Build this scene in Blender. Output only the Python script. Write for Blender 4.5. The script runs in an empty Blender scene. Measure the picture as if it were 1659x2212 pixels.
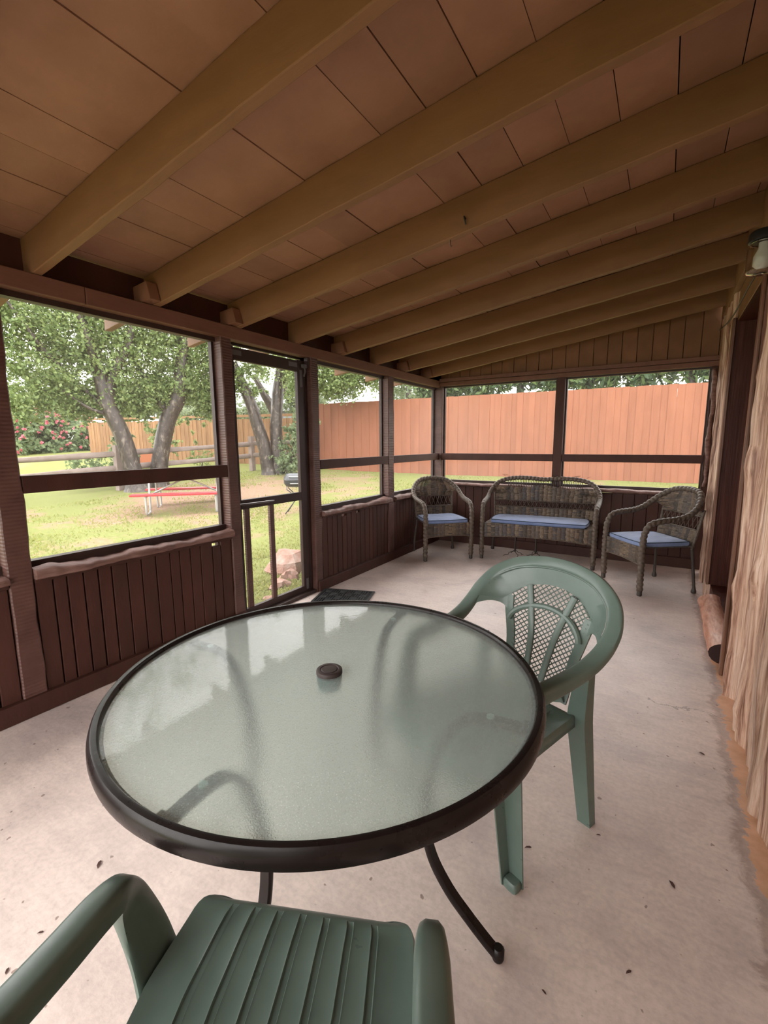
import bpy, math, random
import numpy as np
from mathutils import Vector, Matrix
random.seed(7); RNG = np.random.default_rng(7)
SC = bpy.context.scene
COL = SC.collection
PI = math.pi

# ------------------------------------------------------------------ helpers
class MB:
    """collects vertices and faces, then links them as ONE mesh object"""
    def __init__(s): s.v = []; s.f = []; s.m = []; s.mi = 0
    def add(s, vs, fs):
        b = len(s.v); s.v.extend([tuple(map(float, p)) for p in vs])
        s.f.extend([tuple(i + b for i in f) for f in fs]); s.m.extend([s.mi] * len(fs)); return s
    def box(s, x0, x1, y0, y1, z0, z1):
        vs = [(x, y, z) for x in (x0, x1) for y in (y0, y1) for z in (z0, z1)]
        return s.add(vs, [(0,1,3,2),(4,6,7,5),(0,4,5,1),(2,3,7,6),(0,2,6,4),(1,5,7,3)])
    def hexa(s, c8):
        return s.add(c8, [(0,1,3,2),(4,6,7,5),(0,4,5,1),(2,3,7,6),(0,2,6,4),(1,5,7,3)])
    def obox(s, M, sx, sy, sz):
        vs = [M @ Vector((x*sx/2, y*sy/2, z*sz/2)) for x in (-1,1) for y in (-1,1) for z in (-1,1)]
        return s.hexa(vs)
    def bar(s, a, b, w, h, up=(0,0,1)):
        a = Vector(a); b = Vector(b); d = (b-a); L = d.length; d.normalize()
        u = Vector(up); r = d.cross(u)
        if r.length < 1e-5: r = d.cross(Vector((1,0,0)))
        r.normalize(); u = r.cross(d).normalized()
        vs = []
        for t in (0,1):
            p = a + (b-a)*t
            for i in (-1,1):
                for j in (-1,1): vs.append(p + r*(i*w/2) + u*(j*h/2))
        return s.hexa(vs)
    def sweep(s, path, secs, caps=True):
        """path: points; secs: list (per point) of closed section points already in world space"""
        n = len(secs[0]); b = len(s.v); vs = []; fs = []
        for sec in secs: vs.extend(sec)
        for i in range(len(secs)-1):
            for j in range(n):
                k = (j+1) % n
                fs.append((i*n+j, i*n+k, (i+1)*n+k, (i+1)*n+j))
        if caps:
            fs.append(tuple(range(n-1, -1, -1))); fs.append(tuple((len(secs)-1)*n + j for j in range(n)))
        return s.add(vs, fs)
    def tube(s, pts, r, n=10, caps=True, rfun=None, flat=1.0, up=None):
        pts = [Vector(p) for p in pts]; m = len(pts)
        rr = r if hasattr(r, '__len__') else [r]*m
        prev = None; secs = []; L = 0
        for i, p in enumerate(pts):
            t = (pts[min(i+1,m-1)] - pts[max(i-1,0)]).normalized()
            if i: L += (p - pts[i-1]).length
            if prev is None:
                a = Vector(up) if up else (Vector((0,0,1)) if abs(t.z) < .9 else Vector((1,0,0)))
                u = (a - t*a.dot(t)).normalized()
            else:
                u = prev - t*prev.dot(t)
                u = u.normalized() if u.length > 1e-6 else t.orthogonal().normalized()
            prev = u; w = t.cross(u)
            sec = []
            for j in range(n):
                an = 2*PI*j/n
                q = rr[i] * (rfun(L, an) if rfun else 1)
                sec.append(p + u*(math.cos(an)*q*flat) + w*(math.sin(an)*q))
            secs.append(sec)
        return s.sweep(pts, secs, caps)
    def lathe(s, prof, n=24, c=(0,0,0), caps=False):
        vs = []; fs = []; m = len(prof)
        for (r, z) in prof:
            for j in range(n):
                a = 2*PI*j/n; vs.append((c[0]+r*math.cos(a), c[1]+r*math.sin(a), c[2]+z))
        for i in range(m-1):
            for j in range(n):
                k = (j+1) % n; fs.append((i*n+j, (i+1)*n+j, (i+1)*n+k, i*n+k))
        if caps: fs.append(tuple(range(n-1,-1,-1))); fs.append(tuple((m-1)*n+j for j in range(n)))
        return s.add(vs, fs)
    def grid(s, rows, closed=False):
        n = len(rows[0]); vs = [p for r in rows for p in r]; fs = []
        for i in range(len(rows)-1):
            for j in range(n-1 if not closed else n):
                k = (j+1) % n; fs.append((i*n+j, i*n+k, (i+1)*n+k, (i+1)*n+j))
        return s.add(vs, fs)
    def build(s, name, mat, parent=None, smooth=None, bevel=0, solid=0, subsurf=0):
        me = bpy.data.meshes.new(name)
        me.from_pydata(s.v, [], s.f)
        for mt in (mat if isinstance(mat, (list, tuple)) else [mat]): me.materials.append(mt)
        if any(s.m): me.polygons.foreach_set('material_index', s.m)
        me.update()
        if smooth is not None:
            me.polygons.foreach_set('use_smooth', [True]*len(me.polygons))
            if smooth < 180: me.set_sharp_from_angle(angle=math.radians(smooth))
        o = bpy.data.objects.new(name, me); COL.objects.link(o)
        if parent is not None: o.parent = parent
        if solid:
            md = o.modifiers.new('Solid', 'SOLIDIFY'); md.thickness = solid; md.offset = 0
        if bevel:
            md = o.modifiers.new('Bevel', 'BEVEL'); md.width = bevel; md.segments = 2; md.limit_method = 'ANGLE'; md.angle_limit = math.radians(40)
        if subsurf:
            md = o.modifiers.new('Sub', 'SUBSURF'); md.levels = subsurf; md.render_levels = subsurf
        return o

def tag(o, label=None, cat=None, group=None, kind=None):
    if label: o['label'] = label
    if cat: o['category'] = cat
    if group: o['group'] = group
    if kind: o['kind'] = kind
    return o
def empty(name, loc=(0,0,0), rz=0.0):
    o = bpy.data.objects.new(name, None); COL.objects.link(o)
    o.location = loc; o.rotation_euler = (0,0,rz); o.empty_display_size = .1
    return o
def copy_tree(o, parent=None):
    c = o.copy(); COL.objects.link(c)
    if parent is not None: c.parent = parent
    for ch in list(o.children): copy_tree(ch, c)
    return c
def struct(o, label=None):
    o['kind'] = 'structure'
    if label: o['label'] = label
    return o
def spline(pts, n=8):
    """Catmull-Rom through pts"""
    P = [Vector(p) for p in pts]; out = []
    for i in range(len(P)-1):
        a = P[i-1] if i else P[0]*2-P[1]; b = P[i]; c = P[i+1]; d = P[i+2] if i+2 < len(P) else P[-1]*2-P[-2]
        for k in range(n):
            t = k/n
            out.append(.5*((2*b) + (c-a)*t + (2*a-5*b+4*c-d)*t*t + (3*b-a-3*c+d)*t**3))
    out.append(P[-1]); return out
def resample(pts, step):
    P = [Vector(p) for p in pts]; d = [0]
    for a, b in zip(P, P[1:]): d.append(d[-1] + (b-a).length)
    n = max(2, int(d[-1]/step)+1); out = []; j = 0
    for i in range(n):
        t = d[-1]*i/(n-1)
        while j < len(P)-2 and d[j+1] < t: j += 1
        q = (t-d[j])/max(1e-9, d[j+1]-d[j]); out.append(P[j].lerp(P[j+1], min(1, max(0, q))))
    return out
def hsh(*a):
    v = math.sin(sum(x*k for x, k in zip(a, (12.9898, 78.233, 37.719, 4.581)))*1.0)*43758.5453
    return v - math.floor(v)
def wob(t, seed, amp=1.0):
    return amp*(math.sin(t*3.1+seed*7.3)*.5 + math.sin(t*7.7+seed*3.1)*.3 + math.sin(t*17.3+seed*11.7)*.2)

# ------------------------------------------------------------------ materials
def nodes(name):
    m = bpy.data.materials.new(name); m.use_nodes = True
    nt = m.node_tree; b = nt.nodes['Principled BSDF']
    return m, nt, b
def N(nt, typ, **kw):
    n = nt.nodes.new(typ)
    for k, v in kw.items():
        if k.startswith('i_'): n.inputs[k[2:].replace('_', ' ')].default_value = v
        else: setattr(n, k, v)
    return n
def L(nt, a, b): nt.links.new(a, b)
def mixcol(nt, fac, a, b, blend='MIX'):
    n = nt.nodes.new('ShaderNodeMix'); n.data_type = 'RGBA'; n.blend_type = blend
    for sock, v in ((n.inputs[0], fac), (n.inputs[6], a), (n.inputs[7], b)):
        if hasattr(v, 'is_linked'): L(nt, v, sock)
        elif isinstance(v, (int, float)): sock.default_value = v
        else: sock.default_value = (*v[:3], 1)
    return n.outputs[2]
def ramp(nt, fac, stops):
    r = nt.nodes.new('ShaderNodeValToRGB'); e = r.color_ramp.elements
    while len(e) > 1: e.remove(e[-1])
    for i, (p, c) in enumerate(stops):
        el = e[0] if i == 0 else e.new(p)
        el.position = p; el.color = (*c, 1) if len(c) == 3 else c
    L(nt, fac, r.inputs[0]); return r.outputs[0]
def coord(nt, scale=(1,1,1), kind='Object'):
    t = nt.nodes.new('ShaderNodeTexCoord'); mp = nt.nodes.new('ShaderNodeMapping')
    mp.inputs['Scale'].default_value = scale; L(nt, t.outputs[kind], mp.inputs[0]); return mp.outputs[0]
def noise(nt, vec, scale, detail=4, rough=.55, dist=0):
    n = nt.nodes.new('ShaderNodeTexNoise'); n.inputs['Scale'].default_value = scale
    n.inputs['Detail'].default_value = detail; n.inputs['Roughness'].default_value = rough; n.inputs['Distortion'].default_value = dist
    L(nt, vec, n.inputs['Vector']); return n.outputs['Fac']
def bump(nt, b, height, strength=.3, dist=.01, sock='Normal'):
    n = nt.nodes.new('ShaderNodeBump'); n.inputs['Strength'].default_value = strength; n.inputs['Distance'].default_value = dist
    L(nt, height, n.inputs['Height']); L(nt, n.outputs[0], b.inputs[sock]); return n
def island(nt):
    return nt.nodes.new('ShaderNodeNewGeometry').outputs['Random Per Island']

def paint(name, c0, c1, rough=.6, scale=(1,1,1), nscale=6, bmp=.15, isl=0.0, spec=.35, saw=None):
    m, nt, b = nodes(name)
    v = coord(nt, scale); n1 = noise(nt, v, nscale, 5, .6)
    col = ramp(nt, n1, [(.3, c0), (.72, c1)])
    if isl:
        hv = N(nt, 'ShaderNodeHueSaturation'); mr = N(nt, 'ShaderNodeMapRange')
        mr.inputs[3].default_value = 1-isl; mr.inputs[4].default_value = 1+isl
        L(nt, island(nt), mr.inputs[0]); L(nt, mr.outputs[0], hv.inputs['Value']); L(nt, col, hv.inputs['Color']); col = hv.outputs[0]
    L(nt, col, b.inputs['Base Color']); b.inputs['Roughness'].default_value = rough; b.inputs['Specular IOR Level'].default_value = spec
    h = noise(nt, v, nscale*9, 4, .6)
    if saw:
        w = nt.nodes.new('ShaderNodeTexWave'); w.wave_type = 'BANDS'; w.bands_direction = 'Z'; w.inputs['Scale'].default_value = saw
        w.inputs['Distortion'].default_value = 1.2; w.inputs['Detail'].default_value = 2
        L(nt, coord(nt), w.inputs['Vector'])
        mm = N(nt, 'ShaderNodeMath', operation='ADD'); L(nt, h, mm.inputs[0]); L(nt, w.outputs['Fac'], mm.inputs[1]); h = mm.outputs[0]
    bump(nt, b, h, bmp, .006)
    return m
def simple(name, c, rough=.5, metal=0, spec=.5):
    m, nt, b = nodes(name); b.inputs['Base Color'].default_value = (*c, 1); b.inputs['Roughness'].default_value = rough
    b.inputs['Metallic'].default_value = metal; b.inputs['Specular IOR Level'].default_value = spec
    return m

M = {}
BR0, BR1 = (.043,.0125,.0078), (.066,.0215,.0135)
M['brown']   = paint('brown_paint', BR0, BR1, .62, (1,1,.3), 7, .2, .12)
M['brownsaw']= paint('brown_rough_sawn', (.060,.022,.016), (.108,.049,.038), .5, (1,1,1), 6, .22, 0, .5, 17)
M['dark']    = paint('dark_frame_paint', (.028,.014,.011), (.045,.022,.018), .5, (1,1,1), 6, .1)
M['driftwood'] = paint('weathered_sill_wood', (.10,.045,.035), (.26,.15,.125), .6, (3,.6,6), 6, .5)
M['rafter']  = paint('tan_rafter_paint', (.205,.100,.045), (.262,.130,.062), .6, (.5,2,2), 4, .12, .05)
M['deck']    = paint('ceiling_board_paint', (.28,.142,.084), (.355,.185,.112), .65, (1,1,1), 5, .12, .10)
M['block']   = paint('block_paint', (.20,.090,.050), (.25,.115,.065), .6, (1,1,1), 6, .1)
M['beam']    = paint('beam_paint', (.14,.060,.038), (.195,.088,.058), .6, (2,.4,2), 6, .15)
M['gable']   = paint('gable_board_paint', (.19,.085,.038), (.25,.115,.055), .65, (1,1,1), 5, .12, .08)
M['roof']    = simple('light_block_sheet', (.05,.045,.04), .9)  # for the added sheet that blocks light above the ceiling boards
M['plastic'] = None

def mat_concrete():
    m, nt, b = nodes('stained_concrete'); v = coord(nt)
    n1 = noise(nt, v, 1.1, 6, .62, .6); n2 = noise(nt, v, 3.4, 5, .6, 0); n3 = noise(nt, v, 60, 3, .6)
    base = ramp(nt, n1, [(.30,(.52,.455,.435)), (.50,(.72,.61,.555)), (.72,(.80,.68,.61))])
    st = ramp(nt, n2, [(.28,(.80,.78,.79)), (.55,(1.0,.99,.99))])
    c = mixcol(nt, .85, base, st, 'MULTIPLY')
    a_ = N(nt, 'ShaderNodeMapping'); a_.inputs['Scale'].default_value = (2.2,9,1); L(nt, v, a_.inputs[0])
    c = mixcol(nt, .5, c, ramp(nt, noise(nt, a_.outputs[0], 3.2, 6, .7, .2), [(.30,(.80,.78,.79)), (.60,(1.04,1.03,1.02))]), 'MULTIPLY')
    sp = ramp(nt, noise(nt, v, 31, 2, .5), [(.255,(.35,.28,.25)), (.29,(1,1,1))])
    c = mixcol(nt, .8, c, sp, 'MULTIPLY')
    gr = ramp(nt, n3, [(.25,(.86,.85,.85)), (.6,(1.03,1.02,1.02))]); c = mixcol(nt, .9, c, gr, 'MULTIPLY')
    # peeled tan paint along the log wall
    sx = N(nt, 'ShaderNodeSeparateXYZ'); L(nt, v, sx.inputs[0])
    nn = noise(nt, coord(nt, (1,1,1)), 5.0, 8, .75, 1.0)
    a = N(nt, 'ShaderNodeMath', operation='MULTIPLY_ADD'); L(nt, nn, a.inputs[0]); a.inputs[1].default_value = .20; L(nt, sx.outputs[0], a.inputs[2])
    yl = N(nt, 'ShaderNodeMath', operation='LESS_THAN'); L(nt, sx.outputs[1], yl.inputs[0]); yl.inputs[1].default_value = 4.25
    edge = ramp(nt, a.outputs[0], [(.400,(1,1,1)), (.425,(.66,.61,.59)), (.450,(.74,.70,.68)), (.454,(1,1,1))])
    c = mixcol(nt, 1.0, c, edge, 'MULTIPLY')
    g = N(nt, 'ShaderNodeMath', operation='GREATER_THAN'); L(nt, a.outputs[0], g.inputs[0]); g.inputs[1].default_value = .452
    gg = N(nt, 'ShaderNodeMath', operation='MULTIPLY'); L(nt, g.outputs[0], gg.inputs[0]); L(nt, yl.outputs[0], gg.inputs[1])
    tan = ramp(nt, noise(nt, v, 14, 4, .6), [(.35,(.60,.34,.20)), (.65,(.72,.43,.28))])
    c = mixcol(nt, gg.outputs[0], c, tan)
    # a crack
    ck = N(nt, 'ShaderNodeMath', operation='MULTIPLY_ADD'); L(nt, noise(nt, v, 6, 5, .6), ck.inputs[0]); ck.inputs[1].default_value = .22; L(nt, sx.outputs[1], ck.inputs[2])
    ca = N(nt, 'ShaderNodeMath', operation='SUBTRACT'); L(nt, ck.outputs[0], ca.inputs[0]); ca.inputs[1].default_value = 2.78
    cb = N(nt, 'ShaderNodeMath', operation='ABSOLUTE'); L(nt, ca.outputs[0], cb.inputs[0])
    xm = N(nt, 'ShaderNodeMath', operation='GREATER_THAN'); L(nt, sx.outputs[0], xm.inputs[0]); xm.inputs[1].default_value = .02
    cc = N(nt, 'ShaderNodeMath', operation='LESS_THAN'); L(nt, cb.outputs[0], cc.inputs[0]); cc.inputs[1].default_value = .004
    cd = N(nt, 'ShaderNodeMath', operation='MULTIPLY'); L(nt, cc.outputs[0], cd.inputs[0]); L(nt, xm.outputs[0], cd.inputs[1])
    ce = N(nt, 'ShaderNodeMath', operation='MULTIPLY'); L(nt, cd.outputs[0], ce.inputs[0]); ce.inputs[1].default_value = .6
    c = mixcol(nt, ce.outputs[0], c, (.25,.2,.18))
    L(nt, c, b.inputs['Base Color'])
    rr = ramp(nt, n1, [(.3,(.30,.30,.30)), (.7,(.48,.48,.48))]); L(nt, rr, b.inputs['Roughness'])
    b.inputs['Specular IOR Level'].default_value = .4
    bump(nt, b, noise(nt, v, 25, 6, .65), .12, .01)
    return m
M['concrete'] = mat_concrete()

def mat_log(name, stops, sc=(7,7,.7)):
    m, nt, b = nodes(name); v = coord(nt, sc)
    n1 = noise(nt, v, 2.2, 7, .62, 1.0); n2 = noise(nt, coord(nt, (sc[0]*4, sc[1]*4, sc[2]*1.2)), 3, 5, .6)
    c = ramp(nt, n1, stops)
    g = ramp(nt, n2, [(.3,(.55,.46,.40)), (.55,(1,1,1))]); c = mixcol(nt, .8, c, g, 'MULTIPLY')
    hv = N(nt, 'ShaderNodeHueSaturation'); mr = N(nt, 'ShaderNodeMapRange'); mr.inputs[3].default_value = .8; mr.inputs[4].default_value = 1.12
    L(nt, island(nt), mr.inputs[0]); L(nt, mr.outputs[0], hv.inputs['Value']); L(nt, c, hv.inputs['Color'])
    L(nt, hv.outputs[0], b.inputs['Base Color']); b.inputs['Roughness'].default_value = .45; b.inputs['Specular IOR Level'].default_value = .45
    bump(nt, b, n2, .4, .010); return m
M['log'] = mat_log('peeled_cedar_log', [(.33,(.09,.036,.024)), (.42,(.34,.18,.12)), (.52,(.62,.41,.30)), (.70,(.78,.62,.51))], (11,11,.55))
M['step'] = mat_log('red_cedar_step', [(.3,(.36,.13,.07)), (.5,(.55,.27,.18)), (.7,(.66,.42,.33))], (6,1,6))
M['plank'] = mat_log('stained_door_plank', [(.3,(.05,.014,.010)), (.55,(.085,.026,.018)), (.75,(.12,.042,.028))], (8,8,.6))
M['plank'].node_tree.nodes['Principled BSDF'].inputs['Specular IOR Level'].default_value = .15
M['plankl'] = mat_log('stained_casing_plank', [(.3,(.13,.055,.03)), (.55,(.21,.095,.055)), (.75,(.27,.13,.08))], (8,8,.6))
M['endgrain'] = simple('dark_end_grain', (.035,.012,.008), .8)

def mat_screen():
    m, nt, b = nodes('insect_screen_mesh'); out = nt.nodes['Material Output']
    t = nt.nodes.new('ShaderNodeBsdfTransparent'); d = nt.nodes.new('ShaderNodeBsdfDiffuse'); d.inputs[0].default_value = (.50,.50,.50,1)
    x = nt.nodes.new('ShaderNodeMixShader'); x.inputs[0].default_value = .13
    L(nt, t.outputs[0], x.inputs[1]); L(nt, d.outputs[0], x.inputs[2]); L(nt, x.outputs[0], out.inputs[0]); return m
M['screen'] = mat_screen()

def mat_plastic(name, c0, c1, rough=.32):
    m, nt, b = nodes(name); v = coord(nt)
    c = ramp(nt, noise(nt, v, 9, 5, .6), [(.35, c0), (.68, c1)]); L(nt, c, b.inputs['Base Color'])
    r = ramp(nt, noise(nt, v, 14, 4, .6), [(.3,(rough*.85,)*3), (.7,(rough*1.35,)*3)]); L(nt, r, b.inputs['Roughness'])
    b.inputs['Specular IOR Level'].default_value = .5
    bump(nt, b, noise(nt, v, 260, 2, .5), .05, .001); return m
M['plastic'] = mat_plastic('green_chair_plastic', (.108,.152,.128), (.128,.174,.148))
M['metal'] = mat_plastic('dark_bronze_metal', (.011,.0075,.007), (.017,.012,.011), .27)
M['metal'].node_tree.nodes['Principled BSDF'].inputs['Specular IOR Level'].default_value = .22
M['cap'] = mat_plastic('brown_plastic_cap', (.045,.030,.028), (.065,.044,.042), .5)

def mat_glass():
    m, nt, b = nodes('pebbled_green_glass'); v = coord(nt); out = nt.nodes['Material Output']; nt.nodes.remove(b)
    def bmp(sc, st, ds):
        n = nt.nodes.new('ShaderNodeBump'); n.inputs['Strength'].default_value = st; n.inputs['Distance'].default_value = ds
        L(nt, noise(nt, v, sc, 2, .5), n.inputs['Height']); return n.outputs[0]
    rf = nt.nodes.new('ShaderNodeBsdfRefraction'); rf.inputs[0].default_value = (.87,.975,.955,1); rf.inputs['Roughness'].default_value = .26; rf.inputs['IOR'].default_value = 1.2
    L(nt, bmp(330, .5, .0012), rf.inputs['Normal'])
    tr = nt.nodes.new('ShaderNodeBsdfTransparent'); tr.inputs[0].default_value = (.86,.97,.945,1)
    m1 = nt.nodes.new('ShaderNodeMixShader'); m1.inputs[0].default_value = .14; L(nt, rf.outputs[0], m1.inputs[1]); L(nt, tr.outputs[0], m1.inputs[2])
    df = nt.nodes.new('ShaderNodeBsdfDiffuse')
    L(nt, ramp(nt, noise(nt, v, 330, 2, .6), [(.36,(.62,.75,.72)), (.64,(.95,.97,.955))]), df.inputs[0])
    m2 = nt.nodes.new('ShaderNodeMixShader'); m2.inputs[0].default_value = .25; L(nt, m1.outputs[0], m2.inputs[1]); L(nt, df.outputs[0], m2.inputs[2])
    gl = nt.nodes.new('ShaderNodeBsdfGlossy'); gl.inputs['Roughness'].default_value = .035; L(nt, bmp(55, .13, .0011), gl.inputs['Normal'])
    fr = nt.nodes.new('ShaderNodeFresnel'); fr.inputs[0].default_value = 1.38
    ml = N(nt, 'ShaderNodeMath', operation='MULTIPLY'); L(nt, fr.outputs[0], ml.inputs[0]); ml.inputs[1].default_value = .55
    ge = nt.nodes.new('ShaderNodeNewGeometry'); up = N(nt, 'ShaderNodeMath', operation='SUBTRACT'); up.inputs[0].default_value = 1; L(nt, ge.outputs['Backfacing'], up.inputs[1])
    mm = N(nt, 'ShaderNodeMath', operation='MULTIPLY'); L(nt, ml.outputs[0], mm.inputs[0]); L(nt, up.outputs[0], mm.inputs[1])
    m3 = nt.nodes.new('ShaderNodeMixShader'); L(nt, mm.outputs[0], m3.inputs[0]); L(nt, m2.outputs[0], m3.inputs[1]); L(nt, gl.outputs[0], m3.inputs[2])
    L(nt, m3.outputs[0], out.inputs[0]); return m
M['glass'] = mat_glass()

def mat_wicker(name, stops):
    m, nt, b = nodes(name)
    c = ramp(nt, island(nt), stops); v = coord(nt)
    g = ramp(nt, noise(nt, v, 55, 4, .7), [(.3,(.42,.40,.40)), (.62,(1.15,1.12,1.08))]); c = mixcol(nt, .9, c, g, 'MULTIPLY')
    L(nt, c, b.inputs['Base Color']); b.inputs['Roughness'].default_value = .5; b.inputs['Specular IOR Level'].default_value = .45
    bump(nt, b, noise(nt, v, 130, 3, .6), .4, .003); return m
WT = [(.062,.046,.036),(.095,.067,.048),(.15,.105,.07),(.115,.090,.074),(.080,.068,.066),(.175,.13,.09)]
M['wicker'] = [mat_wicker('brown_wicker_tone_%d' % i, [(0,tuple(.85*q for q in t)), (1,tuple(1.2*q for q in t))]) for i, t in enumerate(WT)]
M['wickerroll'] = mat_wicker('brown_wicker_roll', [(0,(.085,.060,.046)), (1,(.135,.103,.078))])
M['wickerdark'] = simple('dark_wicker_leg', (.05,.038,.03), .55)

def mat_cloth(name, c0, c1):
    m, nt, b = nodes(name); v = coord(nt)
    L(nt, ramp(nt, noise(nt, v, 5, 5, .6), [(.3,c0), (.7,c1)]), b.inputs['Base Color']); b.inputs['Roughness'].default_value = .85
    b.inputs['Sheen Weight'].default_value = .3
    bump(nt, b, noise(nt, coord(nt, (1,1.6,1)), 14, 4, .6, .8), .5, .012); return m
M['blue'] = mat_cloth('faded_blue_cushion', (.145,.20,.37), (.21,.27,.46))
M['piping'] = simple('dark_cushion_piping', (.03,.05,.08), .8)
M['rubber'] = mat_plastic('black_rubber_mat', (.022,.023,.024), (.036,.037,.038), .38)
M['rubberbase'] = simple('black_rubber_base', (.006,.006,.006), .7)

def fol(name, stops, trans=.45, rough=.5):
    m, nt, b = nodes(name); out = nt.nodes['Material Output']
    c = ramp(nt, island(nt), stops)
    L(nt, c, b.inputs['Base Color']); b.inputs['Roughness'].default_value = rough
    t = nt.nodes.new('ShaderNodeBsdfTranslucent'); hv = N(nt, 'ShaderNodeHueSaturation'); hv.inputs['Value'].default_value = 1.25; hv.inputs['Hue'].default_value = .485
    L(nt, c, hv.inputs['Color']); L(nt, hv.outputs[0], t.inputs[0])
    x = nt.nodes.new('ShaderNodeMixShader'); x.inputs[0].default_value = trans
    L(nt, b.outputs[0], x.inputs[1]); L(nt, t.outputs[0], x.inputs[2]); L(nt, x.outputs[0], out.inputs[0]); return m
M['leaf'] = fol('elm_leaves', [(0,(.10,.16,.05)), (.5,(.175,.25,.085)), (1,(.28,.35,.14))])
M['leaf2'] = fol('pinnate_leaves', [(0,(.022,.05,.022)), (.5,(.06,.115,.045)), (1,(.15,.23,.08))], .3)
M['leafgray'] = fol('grey_green_leaves', [(0,(.12,.16,.085)), (1,(.22,.27,.15))])
M['leafshrub'] = fol('shrub_leaves', [(0,(.10,.16,.07)), (1,(.25,.32,.17))])
M['flower'] = fol('pink_blossom', [(0,(.45,.09,.12)), (1,(.62,.22,.26))], .3)
M['grass'] = fol('lawn_blades', [(0,(.19,.225,.06)), (.6,(.26,.29,.085)), (1,(.34,.32,.14))], .5)
M['bark'] = mat_log('tree_bark', [(.38,(.018,.013,.010)), (.55,(.048,.036,.028)), (.66,(.17,.145,.12))], (5,5,2.6))

def mat_ground():
    m, nt, b = nodes('lawn_and_bare_soil'); v = coord(nt)
    n1 = noise(nt, v, .45, 6, .65, .4); n2 = noise(nt, v, 2.6, 6, .7, .5); n3 = noise(nt, v, 22, 4, .7)
    gcol = ramp(nt, n3, [(.3,(.13,.15,.045)), (.6,(.19,.205,.068)), (.8,(.25,.235,.11))])
    dirt = ramp(nt, n3, [(.3,(.19,.125,.082)), (.65,(.30,.205,.145)), (.8,(.37,.28,.21))])
    a = N(nt, 'ShaderNodeMath', operation='MULTIPLY_ADD'); L(nt, n2, a.inputs[0]); a.inputs[1].default_value = .55; L(nt, n1, a.inputs[2])
    # bare soil wears thin under the trees and the picnic table
    sep = N(nt, 'ShaderNodeSeparateXYZ'); L(nt, v, sep.inputs[0])
    vm = N(nt, 'ShaderNodeVectorMath', operation='DISTANCE'); L(nt, v, vm.inputs[0]); vm.inputs[1].default_value = (-9.0,7.4,0)
    mr = N(nt, 'ShaderNodeMapRange'); mr.inputs[1].default_value = 1.0; mr.inputs[2].default_value = 4.6; mr.inputs[3].default_value = .20; mr.inputs[4].default_value = -.02
    L(nt, vm.outputs['Value'], mr.inputs[0])
    ad = N(nt, 'ShaderNodeMath', operation='ADD'); L(nt, a.outputs[0], ad.inputs[0]); L(nt, mr.outputs[0], ad.inputs[1])
    f = ramp(nt, ad.outputs[0], [(.80,(0,0,0)), (.95,(1,1,1))])
    L(nt, mixcol(nt, f, gcol, dirt), b.inputs['Base Color']); b.inputs['Roughness'].default_value = .9; b.inputs['Specular IOR Level'].default_value = .1
    bump(nt, b, noise(nt, v, 40, 5, .7), .6, .03); return m
M['ground'] = mat_ground()
M['redfence'] = paint('orange_red_fence_stain', (.205,.075,.039), (.25,.095,.051), .75, (1,1,.25), 6, .2, .06)
M['cedarfence'] = paint('weathered_cedar_fence', (.17,.085,.035), (.27,.145,.065), .75, (1,1,.25), 5, .2, .18)
M['greywood'] = paint('grey_weathered_rail', (.17,.13,.115), (.25,.20,.18), .8, (1,1,1), 5, .3)
M['red'] = simple('red_picnic_plank', (.42,.016,.026), .4)
M['steel'] = simple('galvanised_tube', (.42,.42,.43), .4, .6)
M['grill'] = simple('black_enamel', (.035,.038,.045), .28)
M['chrome'] = simple('dull_metal_handle', (.13,.12,.12), .35, .8)
M['siding'] = simple('white_siding', (.30,.32,.345), .7)
M['shingle'] = simple('pale_grey_roof', (.20,.205,.215), .8)
M['orange'] = simple('orange_wood', (.50,.17,.09), .7)
M['rock'] = None
def mat_rock():
    m, nt, b = nodes('pink_sandstone'); v = coord(nt)
    c = ramp(nt, noise(nt, v, 5, 6, .65, .5), [(.3,(.24,.12,.085)), (.5,(.33,.19,.145)), (.7,(.45,.36,.31))])
    L(nt, c, b.inputs['Base Color']); b.inputs['Roughness'].default_value = .9; bump(nt, b, noise(nt, v, 18, 6, .7), .8, .03); return m
M['rock'] = mat_rock()
M['black'] = simple('black_lamp_metal', (.012,.012,.012), .45)
M['white'] = simple('white_bulb', (.75,.73,.68), .4)
def mat_clear():
    m, nt, b = nodes('ribbed_clear_glass'); b.inputs['Transmission Weight'].default_value = 1; b.inputs['Roughness'].default_value = .06
    b.inputs['Base Color'].default_value = (.97,.97,.94,1); b.inputs['IOR'].default_value = 1.45; return m
M['clear'] = mat_clear()
M['deadleaf'] = simple('dry_brown_leaf', (.07,.03,.022), .8)
M['grey'] = simple('grey_door_bracket', (.10,.09,.09), .5)
M['wear'] = simple('scuffed_pale_edge', (.33,.22,.2), .7)
SKY, EXPO = 2.3, 1.76

# ------------------------------------------------------------------ the porch shell
XL, YF, XR, YN = -2.672, 5.825, .41, -1.45
SL = .1385
def rz(x): return 2.203 + SL*(x - XL)        # underside of the rafters
def dz(x): return 2.385 + SL*(x - XL)        # underside of the roof boards

mb = MB(); mb.box(-2.79, .62, YN-.3, 5.97, -.16, 0)
struct(mb.build('floor', M['concrete'], bevel=.008), 'stained concrete porch slab with peeling tan paint along the log wall')

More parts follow.
